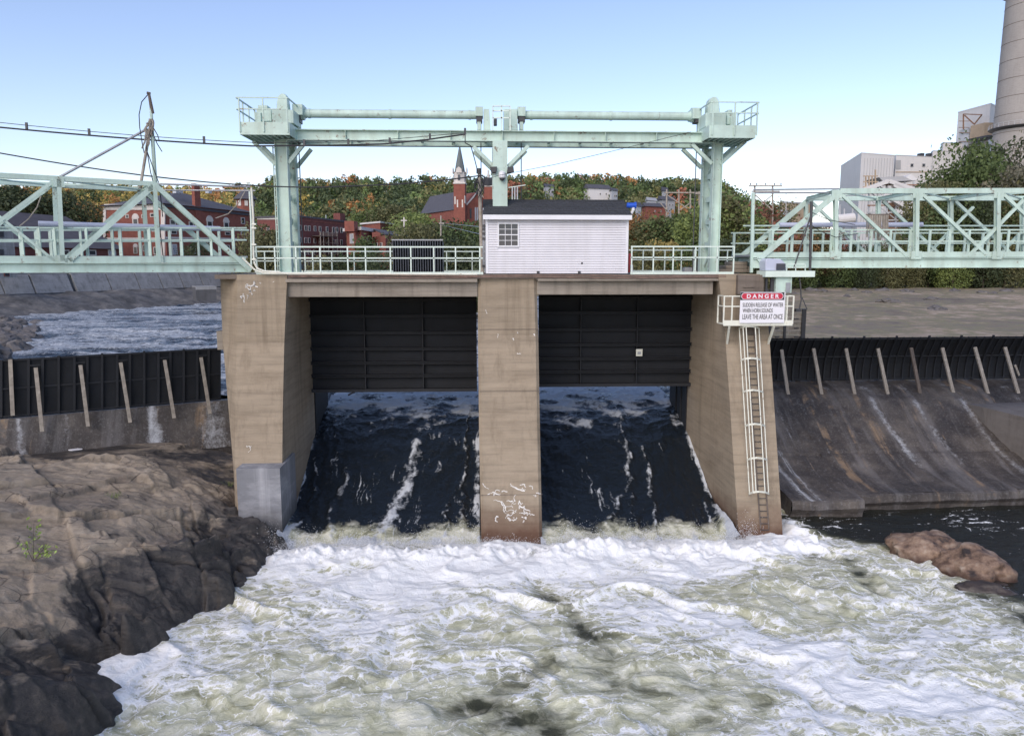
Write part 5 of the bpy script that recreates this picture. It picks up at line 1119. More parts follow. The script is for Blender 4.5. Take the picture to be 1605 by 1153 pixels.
class Bld:
    """footprint from three corners seen (left, near corner, right) given as (column, distance)"""
    def __init__(s, name, label, cat, A, B, C, ytop, zbase, wall, group=None):
        a, b, c = polar2(A[0], ytop, A[1]), polar2(B[0], ytop, B[1]), polar2(C[0], ytop, C[1]); s.a, s.b, s.c = a, b, c; d = a+c-b
        s.zt = HC+(412-ytop)/FPX*B[1]; s.zb = zbase; s.fp = [a, b, c, d]
        s.t = thing(name, (b[0], b[1], zbase), label, cat, group)
        s.L = Plane(a[:2], (b-a)[:2]); s.R = Plane(b[:2], (c-b)[:2]); s.wall = wall
        MB().prism([p+[0, 0, s.zb] for p in s.fp], (0, 0, s.zt-s.zb)).build('wall', wall, s.t)
    def flat(s, m, h=.5, o=.4):
        ce = sum(s.fp)/4; q = [ce+(p-ce)*(1+o/np.linalg.norm(p-ce)) for p in s.fp]
        MB().prism([p+[0, 0, s.zt+.002] for p in q], (0, 0, h)).build('roof', m, s.t)
    def hip(s, m, rise, o=.8, k=.5):
        ce = sum(s.fp)/4; q = [ce+(p-ce)*(1+o/np.linalg.norm(p-ce))+[0, 0, s.zt+.01] for p in s.fp]
        if np.linalg.norm(s.c-s.b) > np.linalg.norm(s.b-s.a): e0, e1 = (q[0]+q[1])/2, (q[2]+q[3])/2; fs = [(0, 1, 4), (1, 2, 5, 4), (2, 3, 5), (3, 0, 4, 5)]
        else: e0, e1 = (q[0]+q[3])/2, (q[1]+q[2])/2; fs = [(0, 1, 5, 4), (1, 2, 5), (2, 3, 4, 5), (3, 0, 4)]
        r0 = e0+(e1-e0)*k*.5; r1 = e1+(e0-e1)*k*.5; r0[2] = r1[2] = s.zt+rise
        return MB().pts(q+[r0, r1], fs+[(0, 3, 2, 1)]).build('roof', m, s.t)
    def gable(s, m, rise, o=.5):
        n0 = (s.a-s.b)/np.linalg.norm(s.a-s.b); u = (s.c-s.b)/np.linalg.norm(s.c-s.b); z = np.array([0, 0, s.zt+.01]); q = [s.a+n0*o-u*o+z, s.b-n0*o-u*o+z, s.c-n0*o+u*o+z, s.a+s.c-s.b+n0*o+u*o+z]
        e0, e1 = (q[0]+q[1])/2+[0, 0, rise], (q[2]+q[3])/2+[0, 0, rise]
        return MB().pts(q+[e0, e1], [(0, 1, 4), (1, 2, 5, 4), (2, 3, 5), (3, 0, 4, 5), (0, 3, 2, 1)]).build('roof', m, s.t)
    def win(s, side, x, y, w, h, m='win', frame='trim', arch=0):
        pl = s.L if side == 'L' else s.R; c, v = pl.box(x-w/2, y-h/2, x+w/2, y+h/2, -.12, .05); f = MB().prism(c, v)
        if arch: 
            A = pl.P(x, y-h/2+.5, -.12); r = np.linalg.norm(c[1]-c[0])/2; f.prism([A+pl.d*r*1.25*math.cos(math.radians(t_))+np.array([0, 0, r*1.25*math.sin(math.radians(t_))]) for t_ in range(0, 181, 20)], pl.n*.15)
        fo = f.build('window', M[frame], s.t); e = min(w, h)*.17; c, v = pl.box(x-w/2+e, y-h/2+e, x+w/2-e, y+h/2-e, -.16, -.13); MB().prism(c, v).build('pane', M[m], fo)
    def band(s, side, x0, y0, x1, y1, m='trim', d=.18, nm='trim_band'):
        pl = s.L if side == 'L' else s.R; return MB().prism([pl.P(x0, y0, -d), pl.P(x1, y1[0] if isinstance(y1, tuple) else y0, -d), pl.P(x1, y1[1] if isinstance(y1, tuple) else y1, -d), pl.P(x0, y1[2] if isinstance(y1, tuple) else y1, -d)], pl.n*(d-.01)).build(nm, M[m], s.t)
town = HC-2.0
b = Bld('brick_building', 'red brick public building with white trim and grey hipped roof behind the left footbridge', 'building', (163, 188), (257, 180), (392, 212), 322, town, M['brick'])
b.hip(M['slate'], 4.2, 1.3, .9)
b.band('L', 163, 320, 257, 329); b.band('L', 161.5, 326, 165.5, 430, 'trim', .25, 'corner_pier'); b.band('L', 252, 326, 258, 430, 'trim', .25, 'corner_pier'); b.band('L', 163, 372.5, 257, 376); b.band('L', 163, 405, 257, 408)
b.band('R', 258, 371, 385, (373.5, 375.5, 374)); b.band('R', 258, 320, 390, (334.5, 338, 324), 'slate', .3, 'eave')
for x, y, w_, h_, a in ((212, 349, 9, 14, 1), (199, 339, 5, 6, 0), (224, 339, 5, 6, 0), (239, 337, 8, 6, 0), (182, 339, 6, 6, 0), (241, 358, 7, 10, 0), (198, 358, 6, 8, 0), (226, 358, 6, 8, 0), (180, 358, 6, 8, 0), (212, 392, 6, 11, 1), (226, 389, 5, 10, 0), (244, 393, 7, 12, 0), (183, 389, 6, 10, 0)): b.win('L', x, y, w_, h_, arch=a)
for x, y, w_, h_, a in ((329, 351, 9, 10, 1), (355, 353, 8, 10, 1), (271, 348, 9, 9, 0), (300, 352, 7, 9, 0), (381, 346, 6, 10, 0), (273, 364, 9, 6, 0), (325, 364, 8, 5, 0), (357, 366, 8, 5, 0), (381, 366, 6, 6, 0), (274, 391, 8, 17, 0), (303, 391, 8, 15, 0), (328, 378, 6, 8, 0), (357, 390, 7, 12, 0), (384, 388, 6, 10, 0)): b.win('R', x, y, w_, h_, 'winl' if (x < 280 and y > 380) else 'win', arch=a)
pl = b.R; c, v = pl.box(306, 291, 315, 352, -.25, .6); MB().prism(c, v).build('chimney', M['brick'], b.t); c, v = pl.box(305, 288.5, 316, 291, -.35, .7); MB().prism(c, v).build('chimney_cap', M['brick2'], b.t)
for x in (276, 282, 327): c, v = pl.box(x, 299, x+5, 303, 3, 4); MB().prism(c, v).build('roof_light', M['winl'], b.t)
# turret behind
t = thing('turret', polar(389, 225)+[0, 0, town], 'brick turret with dark conical roof rising behind the red brick building', 'turret'); c = polar(389, 225)
zz = lambda y, D: HC+(412-y)/FPX*D
MB().lathe((c[0], c[1], 0), [(2.5, town), (2.5, zz(315, 225))], 8).build('wall', M['brick'], t); MB().lathe((c[0], c[1], 0), [(3.5, zz(316, 225)), (3.0, zz(312, 225)), (.1, zz(299, 225))], 8).build('roof', M['slate'], t)
for k in range(8): a = math.pi*2*k/8+.39; q = np.array([c[0]+2.4*math.cos(a), c[1]+2.4*math.sin(a), 0]); MB().bar(q+[0, 0, zz(326, 225)], q+[0, 0, zz(318, 225)], .9, .3, up=(math.cos(a), math.sin(a), 0)).build('arched_window', M['trim'], t)
# long low riverside building
b = Bld('riverside_building', 'long low brick building with slate roof and grey concrete base at the left edge', 'building', (-240, 190), (-150, 112), (192, 150), 384, town, M['brick2'])
o_ = b.R.n*14; e = b.R.n*-.6; zt = b.zt
r1, r2 = b.b+e+[0, 0, zt], b.c+e+[0, 0, zt]; k1, k2 = b.b+o_+[0, 0, zt+7.2], b.c+o_+[0, 0, zt+6.6]; b1, b2 = b.b+o_*2+[0, 0, zt], b.c+o_*2+[0, 0, zt]
MB().pts([r1, r2, k2, k1, b2, b1], [(0, 1, 2, 3), (3, 2, 4, 5), (1, 4, 2), (0, 3, 5), (0, 5, 4, 1)]).build('roof', M['slate2'], b.t)
b.band('R', -150, 408, 192, (408, 434, 438), 'fwall', .25, 'base_wall'); 
for x in (-90, 63, 103, 145, 176): b.win('R', x, 396, 12, 9, 'winl' if x in (63, 176) else 'win')
for x in (85, 120, 142, 178): b.win('R', x, 431, 12, 4)
b2_ = Bld('grey_annex', 'grey rendered block with small dark windows beside the long low building', 'building', (-60, 100), (-40, 99), (20, 104), 355, town, M['fwall']); b2_.flat(M['slate'], .3)
for y in (367, 395): b2_.win('R', 2, y, 9, 9, frame='fdark')
b2_.win('R', 31-20, 430, 8, 6, 'win', 'brick2')
# apartment block
b = Bld('apartment_block', 'three storey dark brick apartment block with wooden balconies right of the left gantry leg', 'building', (403, 165), (466, 160), (542, 181), 342, town, M['brick2']); b.flat(M['slate'], .35)
b.band('L', 403, 341, 466, 344, 'trim', .15); b.band('R', 466, 344, 541, (351, 352, 345), 'brick', .1, 'cornice')
for y, yy in ((357, 0), (376, 0), (395, 0), (413, 0)):
    for x in (471, 479.5, 485, 494, 502, 513, 523, 528.5, 535.5): b.win('R', x, y+(x-471)*.06*(1 if y < 390 else -.02), 3.4, 8.5)
for x in (410, 420, 438, 450, 458):
    for y in (360, 380, 400): b.win('L', x, y, 4, 7)
bal = MB(); pl = b.R
for y in (370, 385, 400): c, v = pl.box(502, y, 530, y+1.2, -2.0, -.05); MB().prism(c, v).build('balcony_floor', M['woodd'], b.t)
for x in (503, 508, 515.5, 522, 529.5): c, v = pl.box(x, 363, x+.7, 418, -2.0, -1.85); MB().prism(c, v).build('balcony_post', M['wood'], b.t)
for y in (364.5, 380): c, v = pl.box(502, y, 530, y+.7, -2.05, -1.98); MB().prism(c, v).build('balcony_rail', M['wood'], b.t)
for x in np.arange(503, 530, 1.6): c, v = pl.box(x, 364.5, x+.3, 370, -2.03, -1.98); MB().prism(c, v).build('baluster', M['wood'], b.t)
c, v = pl.box(533, 334.5, 541, 347, .3, 2); MB().prism(c, v).build('chimney', M['brick2'], b.t)
for x, y0 in ((487, 339), (511, 337), (524, 338)): c, v = pl.box(x, y0, x+.6, 346, 2, 2.1); MB().prism(c, v).build('vent_pipe', M['steel'], b.t)
# low brick group
b = Bld('brick_shop', 'low brick building with a white flat roof right of the apartment block', 'building', (543, 168), (566, 160), (583, 170), 362, town, M['brick']); b.flat(M['clad'], .7, .8); b.win('L', 551, 374, 6, 16, 'winl')
for x in (572, 578): b.win('R', x, 378, 3, 7)
c, v = b.R.box(555, 347, 561, 363, 1, 3); MB().prism(c, v).build('chimney', M['brick'], b.t)
b = Bld('brick_hall', 'flat roofed red brick hall standing behind the low brick shop', 'building', (567, 205), (596, 196), (617, 208), 351, town, M['brick']); b.flat(M['clad'], .4, .5)
b = Bld('brick_workshop', 'brick workshop with a sloping grey metal roof left of the corrugated screen', 'building', (584, 170), (604, 160), (645, 180), 370, town, M['brick'])
q = b.fp; MB().pts([q[0]+[0, 0, b.zt+1.6], q[1]+[0, 0, b.zt+.05], q[2]+[0, 0, b.zt+.05], q[3]+[0, 0, b.zt+1.6], q[0]+[0, 0, b.zt+1.9], q[1]+[0, 0, b.zt+.35], q[2]+[0, 0, b.zt+.35], q[3]+[0, 0, b.zt+1.9]], [(0,1,2,3), (7,6,5,4), (0,4,5,1), (1,5,6,2), (2,6,7,3), (3,7,4,0)]).build('roof', M['slate'], b.t)
for x in (590, 597): b.win('L', x, 384, 3, 8)
for x in (612, 622, 632): b.win('R', x, 384, 3.4, 7)
t = thing('roof_cross', polar(634.5, 168)+[0, 0, zz(358, 168)], 'small white cross standing above the roofs left of the church', 'cross')
c = polar(634.5, 168); MB().cb((c[0]-.13, c[1]-.1, zz(372, 168)), (c[0]+.13, c[1]+.1, zz(342.5, 168))).build('upright', M['trim'], t); MB().cb((c[0]-.65, c[1]-.099, zz(348.4, 168)), (c[0]-.131, c[1]+.099, zz(346.6, 168))).cb((c[0]+.131, c[1]-.099, zz(348.4, 168)), (c[0]+.65, c[1]+.099, zz(346.6, 168))).build('arm', M['trim'], t)
# church
ch = thing('church', polar(720, 230)+[0, 0, gz(720, 230)], 'red brick church with white belfry, grey pointed spire and long slate roof', 'church')
def tower(px, hw, D, ytop, m='brick', sides=4, rot=math.radians(38)):
    c = polar2(px, ytop, D); r = hw/FPX*D; return c, [(c[0]+r*math.cos(rot+math.pi/2*k), c[1]+r*math.sin(rot+math.pi/2*k)) for k in range(4)]
def tprism(fp, z0, z1, nm, m, par=ch): return MB().prism([(x, y, z0) for x, y in fp], (0, 0, z1-z0)).build(nm, M[m], par)
c, fp = tower(721, 12.2, 230, 293); tprism(fp, town, zz(293, 230), 'tower', 'brick'); c, f2 = tower(721, 13.4, 230, 293); tprism(f2, zz(293.2, 230), zz(291, 230), 'cornice', 'trim')
MB().lathe((c[0], c[1], 0), [(1.85, zz(291, 230)), (1.85, zz(276, 230)), (2.05, zz(275, 230))], 8).build('belfry', M['trim'], ch)
for k in range(4):
    a = math.radians(38-45+90*k)+math.pi/4*0; u = np.array([math.cos(a), math.sin(a), 0]); s_ = np.array([-u[1], u[0], 0]); o = np.array([c[0], c[1], 0])+u*1.9
    MB().prism([o-s_*.9+[0, 0, zz(277, 230)], o+s_*.9+[0, 0, zz(277, 230)], o+s_*.75+[0, 0, zz(271, 230)], o+[0, 0, zz(268.0, 230)], o-s_*.75+[0, 0, zz(271, 230)]], u*.3).build('gablet', M['trim'], ch)
    MB().prism([o-s_*.35+[0, 0, zz(288, 230)], o+s_*.35+[0, 0, zz(288, 230)], o+s_*.35+[0, 0, zz(280.5, 230)], o+[0, 0, zz(279, 230)], o-s_*.35+[0, 0, zz(280.5, 230)]], u*.06).build('belfry_opening', M['win'], ch)
MB().lathe((c[0], c[1], 0), [(1.55, zz(274.9, 230)), (1.30, zz(267, 230)), (.03, zz(232.5, 230))], 8).build('spire', pmat('copper_slate', (.13, .15, .15), .7, .1, .5), ch)
for px, py in ((713.2, 314), (717, 319), (729.5, 313), (724.8, 319)):
    side = px < 721; A = np.array(fp[2] if False else fp[0]); 
    best = min(((YP(0.1),)), key=lambda k: 0); d0 = ray(px, py); hits = []
    for i in range(4):
        pa, pb = np.array(fp[i]), np.array(fp[(i+1) % 4]); Pq = Plane(pa, pb-pa); h = Pq.P(px, py, 0); tt = (h[:2]-pa)@(pb-pa)/((pb-pa)@(pb-pa))
        if -.01 < tt < 1.01: hits.append((np.linalg.norm(h-C0), Pq))
    if hits: Pq = min(hits, key=lambda h: h[0])[1]; cc, v = Pq.box(px-1, py-6, px+1, py+6, -.1, .02); MB().prism(cc, v).build('window', M['trim'], ch)
NA, NB = two(655, 262, 716, 236), None
lz, rz = NA.P(658, 336), NA.P(712, 338); e0 = NA.P(674, 308, 7.5); e1 = NA.P(712, 303.5, 7.5); back = NA.n*15
eL, eR = lz.copy(), rz.copy(); eR[2] = eL[2]; e1[2] = e0[2]
MB().pts([eL, eR, e1, e0, eR+back, eL+back], [(0, 1, 2, 3), (3, 2, 4, 5), (1, 4, 2), (0, 3, 5), (0, 5, 4, 1)]).build('nave_roof', M['slate'], ch)
MB().prism([eL+[.5, .5, -12], eR+[0, .5, -12], eR+[0, .5, -.01], eL+[.5, .5, -.01]], NA.n*14).build('nave_wall', M['brick'], ch)
GP = two(731, 233, 772, 238); gpoly = [GP.P(732, 372), GP.P(767, 372), GP.P(767, 319), GP.P(749, 301), GP.P(732, 321)]
MB().prism(gpoly, GP.n*9).build('gable_wall', M['brick'], ch)
for a_, b_ in (((731, 321.5), (749, 301)), ((749, 301), (768, 320))): MB().bar(GP.P(a_[0], a_[1]-.3, -.2), GP.P(b_[0], b_[1]-.3, -.2), .35, .35).build('coping', M['trim'], ch)
q0, q1, q2 = GP.P(731, 321.5, .25), GP.P(749, 300.5, .25), GP.P(768, 320, .25); MB().pts([q0, q1, q2, q0+GP.n*10, q1+GP.n*10, q2+GP.n*10], [(0, 1, 4, 3), (1, 2, 5, 4)]).build('roof', M['slate'], ch)
for x, w_ in ((745.5, 2), (748.5, 2), (751.5, 2)): cc, v = GP.box(x-w_/2, 325, x+w_/2, 346, -.15, .02); MB().prism(cc, v).build('window', M['winl'], ch)
cc, v = GP.box(736.5, 327, 739, 342, -.12, .02); MB().prism(cc, v).build('window', M['win'], ch)
c, fp2 = tower(765.5, 9.6, 236, 296); tprism(fp2, town, zz(297, 236), 'second_tower', 'brick'); c, f2 = tower(765.5, 10.5, 236, 296); tprism(f2, zz(297.2, 236), zz(295.5, 236), 'cornice', 'trim')
MB().lathe((c[0], c[1], 0), [(1.95, zz(295.5, 236)), (1.9, zz(288, 236)), (1.6, zz(284.5, 236)), (1.2, zz(283.5, 236))], 8).build('dome', M['shingle'], ch)
MB().lathe((c[0], c[1], 0), [(.35, zz(283.5, 236)), (.4, zz(279, 236)), (.25, zz(275, 236)), (.32, zz(273, 236)), (.05, zz(271.5, 236))], 8).build('statue', M['trim'], ch)
# hillside houses
for (x0, xm, x1, yr, ye, D, col, lb) in ((915, 934, 957, 290, 299, 340, 'clad', 'white gabled house with dark roof among the trees above the shed'), (956, 962, 968, 296, 302, 330, 'clad', 'small white house right of the gabled one on the hillside'), (1012, 1020, 1029, 310, 317, 290, 'clad', 'white house with pale roof near the wooden pole frame'), (1030, 1046, 1058, 308, 316, 300, 'cladd', 'grey house with dark roof left of the right gantry leg'), (1006, 1020, 1043, 318, 326, 270, 'brick', 'low reddish house just below the white one on the slope'), (852, 858, 868, 290, 296, 350, 'clad', 'tiny pale house among autumn trees above the shed roof'), (1036, 1041, 1047, 294, 303, 345, 'clad', 'narrow white house high on the slope near the wooden frame'), (996, 1000, 1005, 316, 326, 250, 'clad', 'little white shed beside the blue fan')):
    b = Bld('hillside_house', lb, 'house', (x0, D+5), (x0+(xm-x0)*.45, D), (x1, D+4), ye, gz(xm, D)-3, M[col], 'houses on the hillside'); b.gable(M['slate'] if xm != 1020 or D != 290 else M['cladd'], (ye-yr)/FPX*D*.8)
    for x in (xm+(x1-xm)*.3, xm+(x1-xm)*.7): b.win('R', x, ye+5, 1.8, 3)
# wooden pole frames and power poles
def frame(name, pxs_, D, yt, arms, label, cat, braces=(), yb=400, m='wood', r=.16):
    t = thing(name, polar(pxs_[0], D)+[0, 0, HC-2], label, cat); pl = two(pxs_[0]-50, D, pxs_[-1]+50, D)
    for x in pxs_: MB().tube(pl.P(x, yb), pl.P(x, yt), r, 8).build('pole', M[m], t)
    for (a, b_, y) in arms: MB().bar(pl.P(a, y, -.2), pl.P(b_, y, -.2), .22).build('crossarm', M[m], t)
    for (a, y0, b_, y1) in braces: MB().bar(pl.P(a, y0, -.2), pl.P(b_, y1, -.2), .16).build('brace', M[m], t)
    return t, pl
frame('utility_pole', (1045, 1064, 1082), 150, 297, ((1041, 1108, 302),), 'wooden pole frame with diagonal braces left of the right gantry leg', 'pole frame', ((1064, 318, 1082, 330), (1082, 318, 1064, 330), (1045, 305, 1064, 318), (1045, 330, 1035, 318)), 345)
frame('utility_pole', (1096, 1106), 152, 300, ((1090, 1112, 304),), 'second wooden pole pair hidden partly behind the right gantry leg', 'pole frame', (), 345)
t, pl = frame('power_pole', (1183, 1211), 140, 290, ((1174, 1226, 291.5), (1178, 1222, 300)), 'wooden double power pole with crossarms beyond the right truss end', 'power pole', ((1183, 305, 1211, 330), (1211, 305, 1183, 330)), 400)
for x in (1176, 1186, 1200, 1214, 1224): MB().lathe(pl.P(x, 291, -.2), [(.06, .1), (.12, .2), (.12, .3), (.05, .45)], 8).build('insulator', M['dark'], t)
frame('telephone_pole', (691,), 120, 338, ((688, 696, 350),), 'grey telephone pole standing among the trees below the church', 'power pole', (), 380, r=.12)
frame('mast_pole', (1232,), 170, 303, (), 'thin antenna mast behind the right truss end', 'mast', (), 400, 'steel', .08)
frame('pole_cluster', (803, 807, 811), 120, 293, (), 'cluster of thin grey pipes just above the shed roof', 'pipes', (), 330, 'steel', .10)
for (a, b_, label) in ((((688, 349), (757, 356)), 'x', 'upper thin wire from the telephone pole to the shed pole'), (((690, 352), (757, 368)), 'x', 'lower thin wire from the telephone pole to the shed pole')):
    D_ = 119; (xa, ya), (xb, yb_) = a
    cable([two(0, 119, 100, 119).P(xa, ya)]+[YP(31.7).P(xb, yb_)], .014, label, 'grey')
# ================================================================ mill and chimney on the right
sc_ = thing('factory_chimney', polar(1589, 250)+[0, 0, HC], 'tall beige concrete factory chimney with two ring platforms at the right edge', 'chimney'); c = polar(1590, 250)
rA = lambda y: 8.7+.6*(y/235.)
M['stack'] = pmat('chimney_concrete', (.37, .345, .32), .85, .10, .12, .15, .1, streak=.3, scol=(.24, .21, .19), hline=.25)
ys_ = list(range(-140, 420, 25)); MB().lathe((c[0], c[1], 0), [(rA(y), zz(y, 250)) for y in ys_][::-1], 40).build('shaft', M['stack'], sc_, smooth=True)
for y in range(-120, 300, 26): MB().lathe((c[0], c[1], 0), [(rA(y)+.04, zz(y+.6, 250)), (rA(y)+.06, zz(y, 250))], 40).build('lift_joint', M['slabedge'], sc_)
for y in (14, 210):
    r = rA(y); MB().lathe((c[0], c[1], 0), [(r, zz(y+4, 250)), (r+1.4, zz(y+.8, 250)), (r+1.4, zz(y, 250)), (r, zz(y-.2, 250))], 40).build('ring_platform', M['dark'], sc_)
    for k in range(40): a = 2*math.pi*k/40; p = np.array([c[0]+(r+1.35)*math.cos(a), c[1]+(r+1.35)*math.sin(a), zz(y, 250)]); MB().bar(p, p+[0, 0, 1.2], .08).build('guard_post', M['steel'], sc_)
    for h_ in (.6, 1.2): MB().path([(c[0]+(r+1.35)*math.cos(2*math.pi*k/40), c[1]+(r+1.35)*math.sin(2*math.pi*k/40), zz(y, 250)+h_) for k in range(41)], .05, 4).build('guard_rail', M['steel'], sc_)
P = [np.array([c[0]-.42*rA(y), c[1]-.91*rA(y)-.25, zz(y, 250)]) for y in ys_]; MB().path(P, .12, 6).build('ladder_line', M['steel'], sc_)
P = [np.array([c[0]-.50*rA(y), c[1]-.87*rA(y)-.3, zz(y, 250)]) for y in ys_]; MB().path(P, .10, 6).build('ladder_line', M['rust'], sc_)
gb = HC-3
b = Bld('mill_block', 'large windowless white block of the mill, leftmost behind the right footbridge', 'industrial building', (1319, 292), (1350, 258), (1402, 264), 247, gb, M['clad']); b.flat(M['clad'], .3, .1)
for x in (1354, 1366): cc, v = b.R.box(x, 241.5, x+5, 247, 3, 6); MB().prism(cc, v).build('roof_vent', M['dark'], b.t)
for k in range(12): x = 1350+k*4.4; cc, v = b.R.box(x, 247.5, x+.35, 420, -.08, 0); MB().prism(cc, v).build('cladding_seam', M['cladd'], b.t)
b = Bld('mill_hall', 'white mill hall with small square windows right of the leftmost block', 'industrial building', (1401, 275), (1404, 270), (1461, 274), 250.5, gb, M['clad']); b.flat(M['cladd'], .3, .1)
for x in (1429.5, 1448): b.win('R', x, 259, 5, 5.5, 'win', 'cladd')
b.band('R', 1404, 269, 1461, 270.5, 'tan', .1); b.band('R', 1404, 251, 1412, 265, 'cladd', .2, 'panel')
b = Bld('mill_hall', 'stepped white mill hall with roof vents left of the big green tree', 'industrial building', (1459, 282), (1462, 278), (1520, 282), 244, gb, M['clad']); b.flat(M['cladd'], .3, .1)
for x in (1444, 1457, 1472): cc, v = b.R.box(x, 240, x+5, 244.5, 2, 4); MB().prism(cc, v).build('roof_vent', M['dark'], b.t)
b = Bld('mill_penthouse', 'pale sloping roofed mill part just left of the tall boiler house', 'industrial building', (1474, 290), (1478, 286), (1530, 288), 232, gb, M['clad']); b.flat(M['cladd'], .3, .1)
b = Bld('boiler_house', 'tall white boiler house standing beside the factory chimney', 'industrial building', (1502, 296), (1552, 280), (1575, 292), 175, gb, M['clad']); b.flat(M['clad'], .4, .1)
for x in (1524, 1530, 1537): cc, v = b.L.box(x, 171, x+3, 175.5, 2, 4); MB().prism(cc, v).build('roof_vent', M['steel'], b.t)
cc, v = b.L.box(1521, 195, 1543, 215, -5, 0); MB().prism(cc, v).build('duct_box', M['tan'], b.t); cc, v = b.L.box(1517, 215, 1548, 217.5, -6, 0); MB().prism(cc, v).build('landing', M['dark'], b.t)
cc, v = b.L.box(1503, 203, 1518, 230, -4, 0); MB().prism(cc, v).build('stair_tower', M['steel'], b.t)
PL = b.L
for a_, b_ in (((1510, 203), (1510, 179)), ((1510, 179), (1539, 180)), ((1539, 180), (1527, 195)), ((1512, 181), (1527, 195))): MB().bar(PL.P(*a_, -4.5), PL.P(*b_, -4.5), .35).build('crane_arm', M['rust'], b.t)
for y in (190, 200, 208, 222): MB().bar(PL.P(1503, y, -4.3), PL.P(1519, y, -4.3), .2).build('landing_rail', M['rust'], b.t)
# process tower of steel frames and ducts
ps = thing('steel_process_tower', polar(1400, 200)+[0, 0, gb], 'tangle of white steel frames, ducts and tan stairs in front of the mill halls', 'industrial structure')
rw = random.Random(21); T1, T2 = two(1340, 205, 1480, 205), None
for off in (0, 7):
    for x in (1362, 1376, 1390, 1404, 1418, 1432, 1444): MB().bar(T1.P(x, 400, off), T1.P(x, 284 if 1370 < x < 1440 else 300, off), .35).build('column', M['steel'], ps)
    for y in (290, 300, 311, 322, 333, 345, 358): MB().bar(T1.P(1360+(y < 300)*10, y, off-.3), T1.P(1446-(y < 300)*6, y, off-.3), .32).build('beam', M['steel' if y % 2 else 'rust'], ps)
    for k in range(16): x = rw.choice((1362, 1376, 1390, 1404, 1418, 1432)); y = rw.choice((290, 300, 311, 322, 333)); MB().bar(T1.P(x, y, off-.5), T1.P(x+14, y+11, off-.5), .22).build('brace', M['steel'], ps)
for (a_, b_) in (((1352, 298), (1392, 284)), ((1392, 284), (1440, 300)), ((1400, 290), (1446, 312)), ((1385, 305), (1430, 330)), ((1404, 330), (1446, 345))): MB().bar(T1.P(*a_, -1.5), T1.P(*b_, -1.5), 1.3, 1.0).build('duct', M['clad'], ps)
for x, y0, y1 in ((1357, 276, 296), (1362, 276, 296), (1367, 276, 296), (1372, 266, 290)): MB().bar(T1.P(x, y1, -1), T1.P(x, y0, -1), .3).build('stair_post', M['tan'], ps)
for y in (276, 285, 293): MB().bar(T1.P(1353, y, -1), T1.P(1376, y, -1), .25).build('stair_rail', M['tan'], ps)
MB().prism([T1.P(1378, 278, -1), T1.P(1416, 276, -1), T1.P(1430, 283, -1), T1.P(1385, 285, -1)], T1.n*8).build('roof', M['cladd'], ps)
MB().prism([T1.P(1420, 277, 1), T1.P(1428, 273, 1), T1.P(1440, 282, 1), T1.P(1422, 284, 1)], T1.n*6).build('roof', M['clad'], ps)
for x, y0 in ((1396, 318), (1405, 322)): MB().tube(T1.P(x, 400, 3), T1.P(x, y0, 3), 1.0, 12).build('riser_pipe', M['rust'], ps)
tk = thing('storage_tank', polar(1328, 190)+[0, 0, gb], 'rounded silver tank with pipes seen through the right truss end', 'tank'); Tt = two(1280, 190, 1380, 190)
MB().tube(Tt.P(1312, 345), Tt.P(1338, 342), 1.3, 16).build('drum', M['clad'], tk)
for x in (1316, 1323, 1336): MB().bar(Tt.P(x, 420, .5), Tt.P(x, 318+(x % 5)*3, .5), .3).build('pipe', M['steel'], tk)
MB().bar(Tt.P(1305, 352, -.5), Tt.P(1345, 352, -.5), .4).build('support_beam', M['rust'], tk)
b = Bld('warehouse', 'low beige warehouse seen through the end of the right truss', 'industrial building', (1222, 245), (1226, 240), (1275, 246), 321, gb, M['tan']); b.flat(M['cladd'], .5, .3)
b = Bld('warehouse', 'small white shed between the power pole and the beige warehouse', 'industrial building', (1224, 215), (1228, 212), (1240, 214), 333, gb, M['clad']); b.flat(M['clad'], .3, .2)
# ================================================================ trees
def leafmat(name, objcol):
    m, t, b = newmat(name); g = G(t)
    if objcol: oi = g.n('ShaderNodeObjectInfo'); base = oi.outputs['Color']; geo = g.n('ShaderNodeNewGeometry'); 
    else: base = g.attr('col', 'Color')
    jt = g.attr('jit'); c = g.mix(1.0, base, g.ramp(jt, [(0., (.7, .72, .65)), (.5, (1.05, 1.05, 1.)), (1., (1.5, 1.4, 1.1))]), 'MULTIPLY')
    g.l(c, b.inputs['Base Color']); b.inputs['Roughness'].default_value = .75
    tr = g.n('ShaderNodeBsdfTranslucent'); g.l(c, tr.inputs[0]); ms = g.n('ShaderNodeMixShader'); ms.inputs[0].default_value = .25; out = [n for n in t.nodes if n.type == 'OUTPUT_MATERIAL'][0]
    g.l(b.outputs[0], ms.inputs[1]); g.l(tr.outputs[0], ms.inputs[2]); g.l(ms.outputs[0], out.inputs[0]); return m
M['leaf'] = leafmat('leaves', True); M['leafc'] = leafmat('forest_leaves', False); M['bark'] = pmat('bark', (.10, .08, .065), .9, .3, 2, .3)
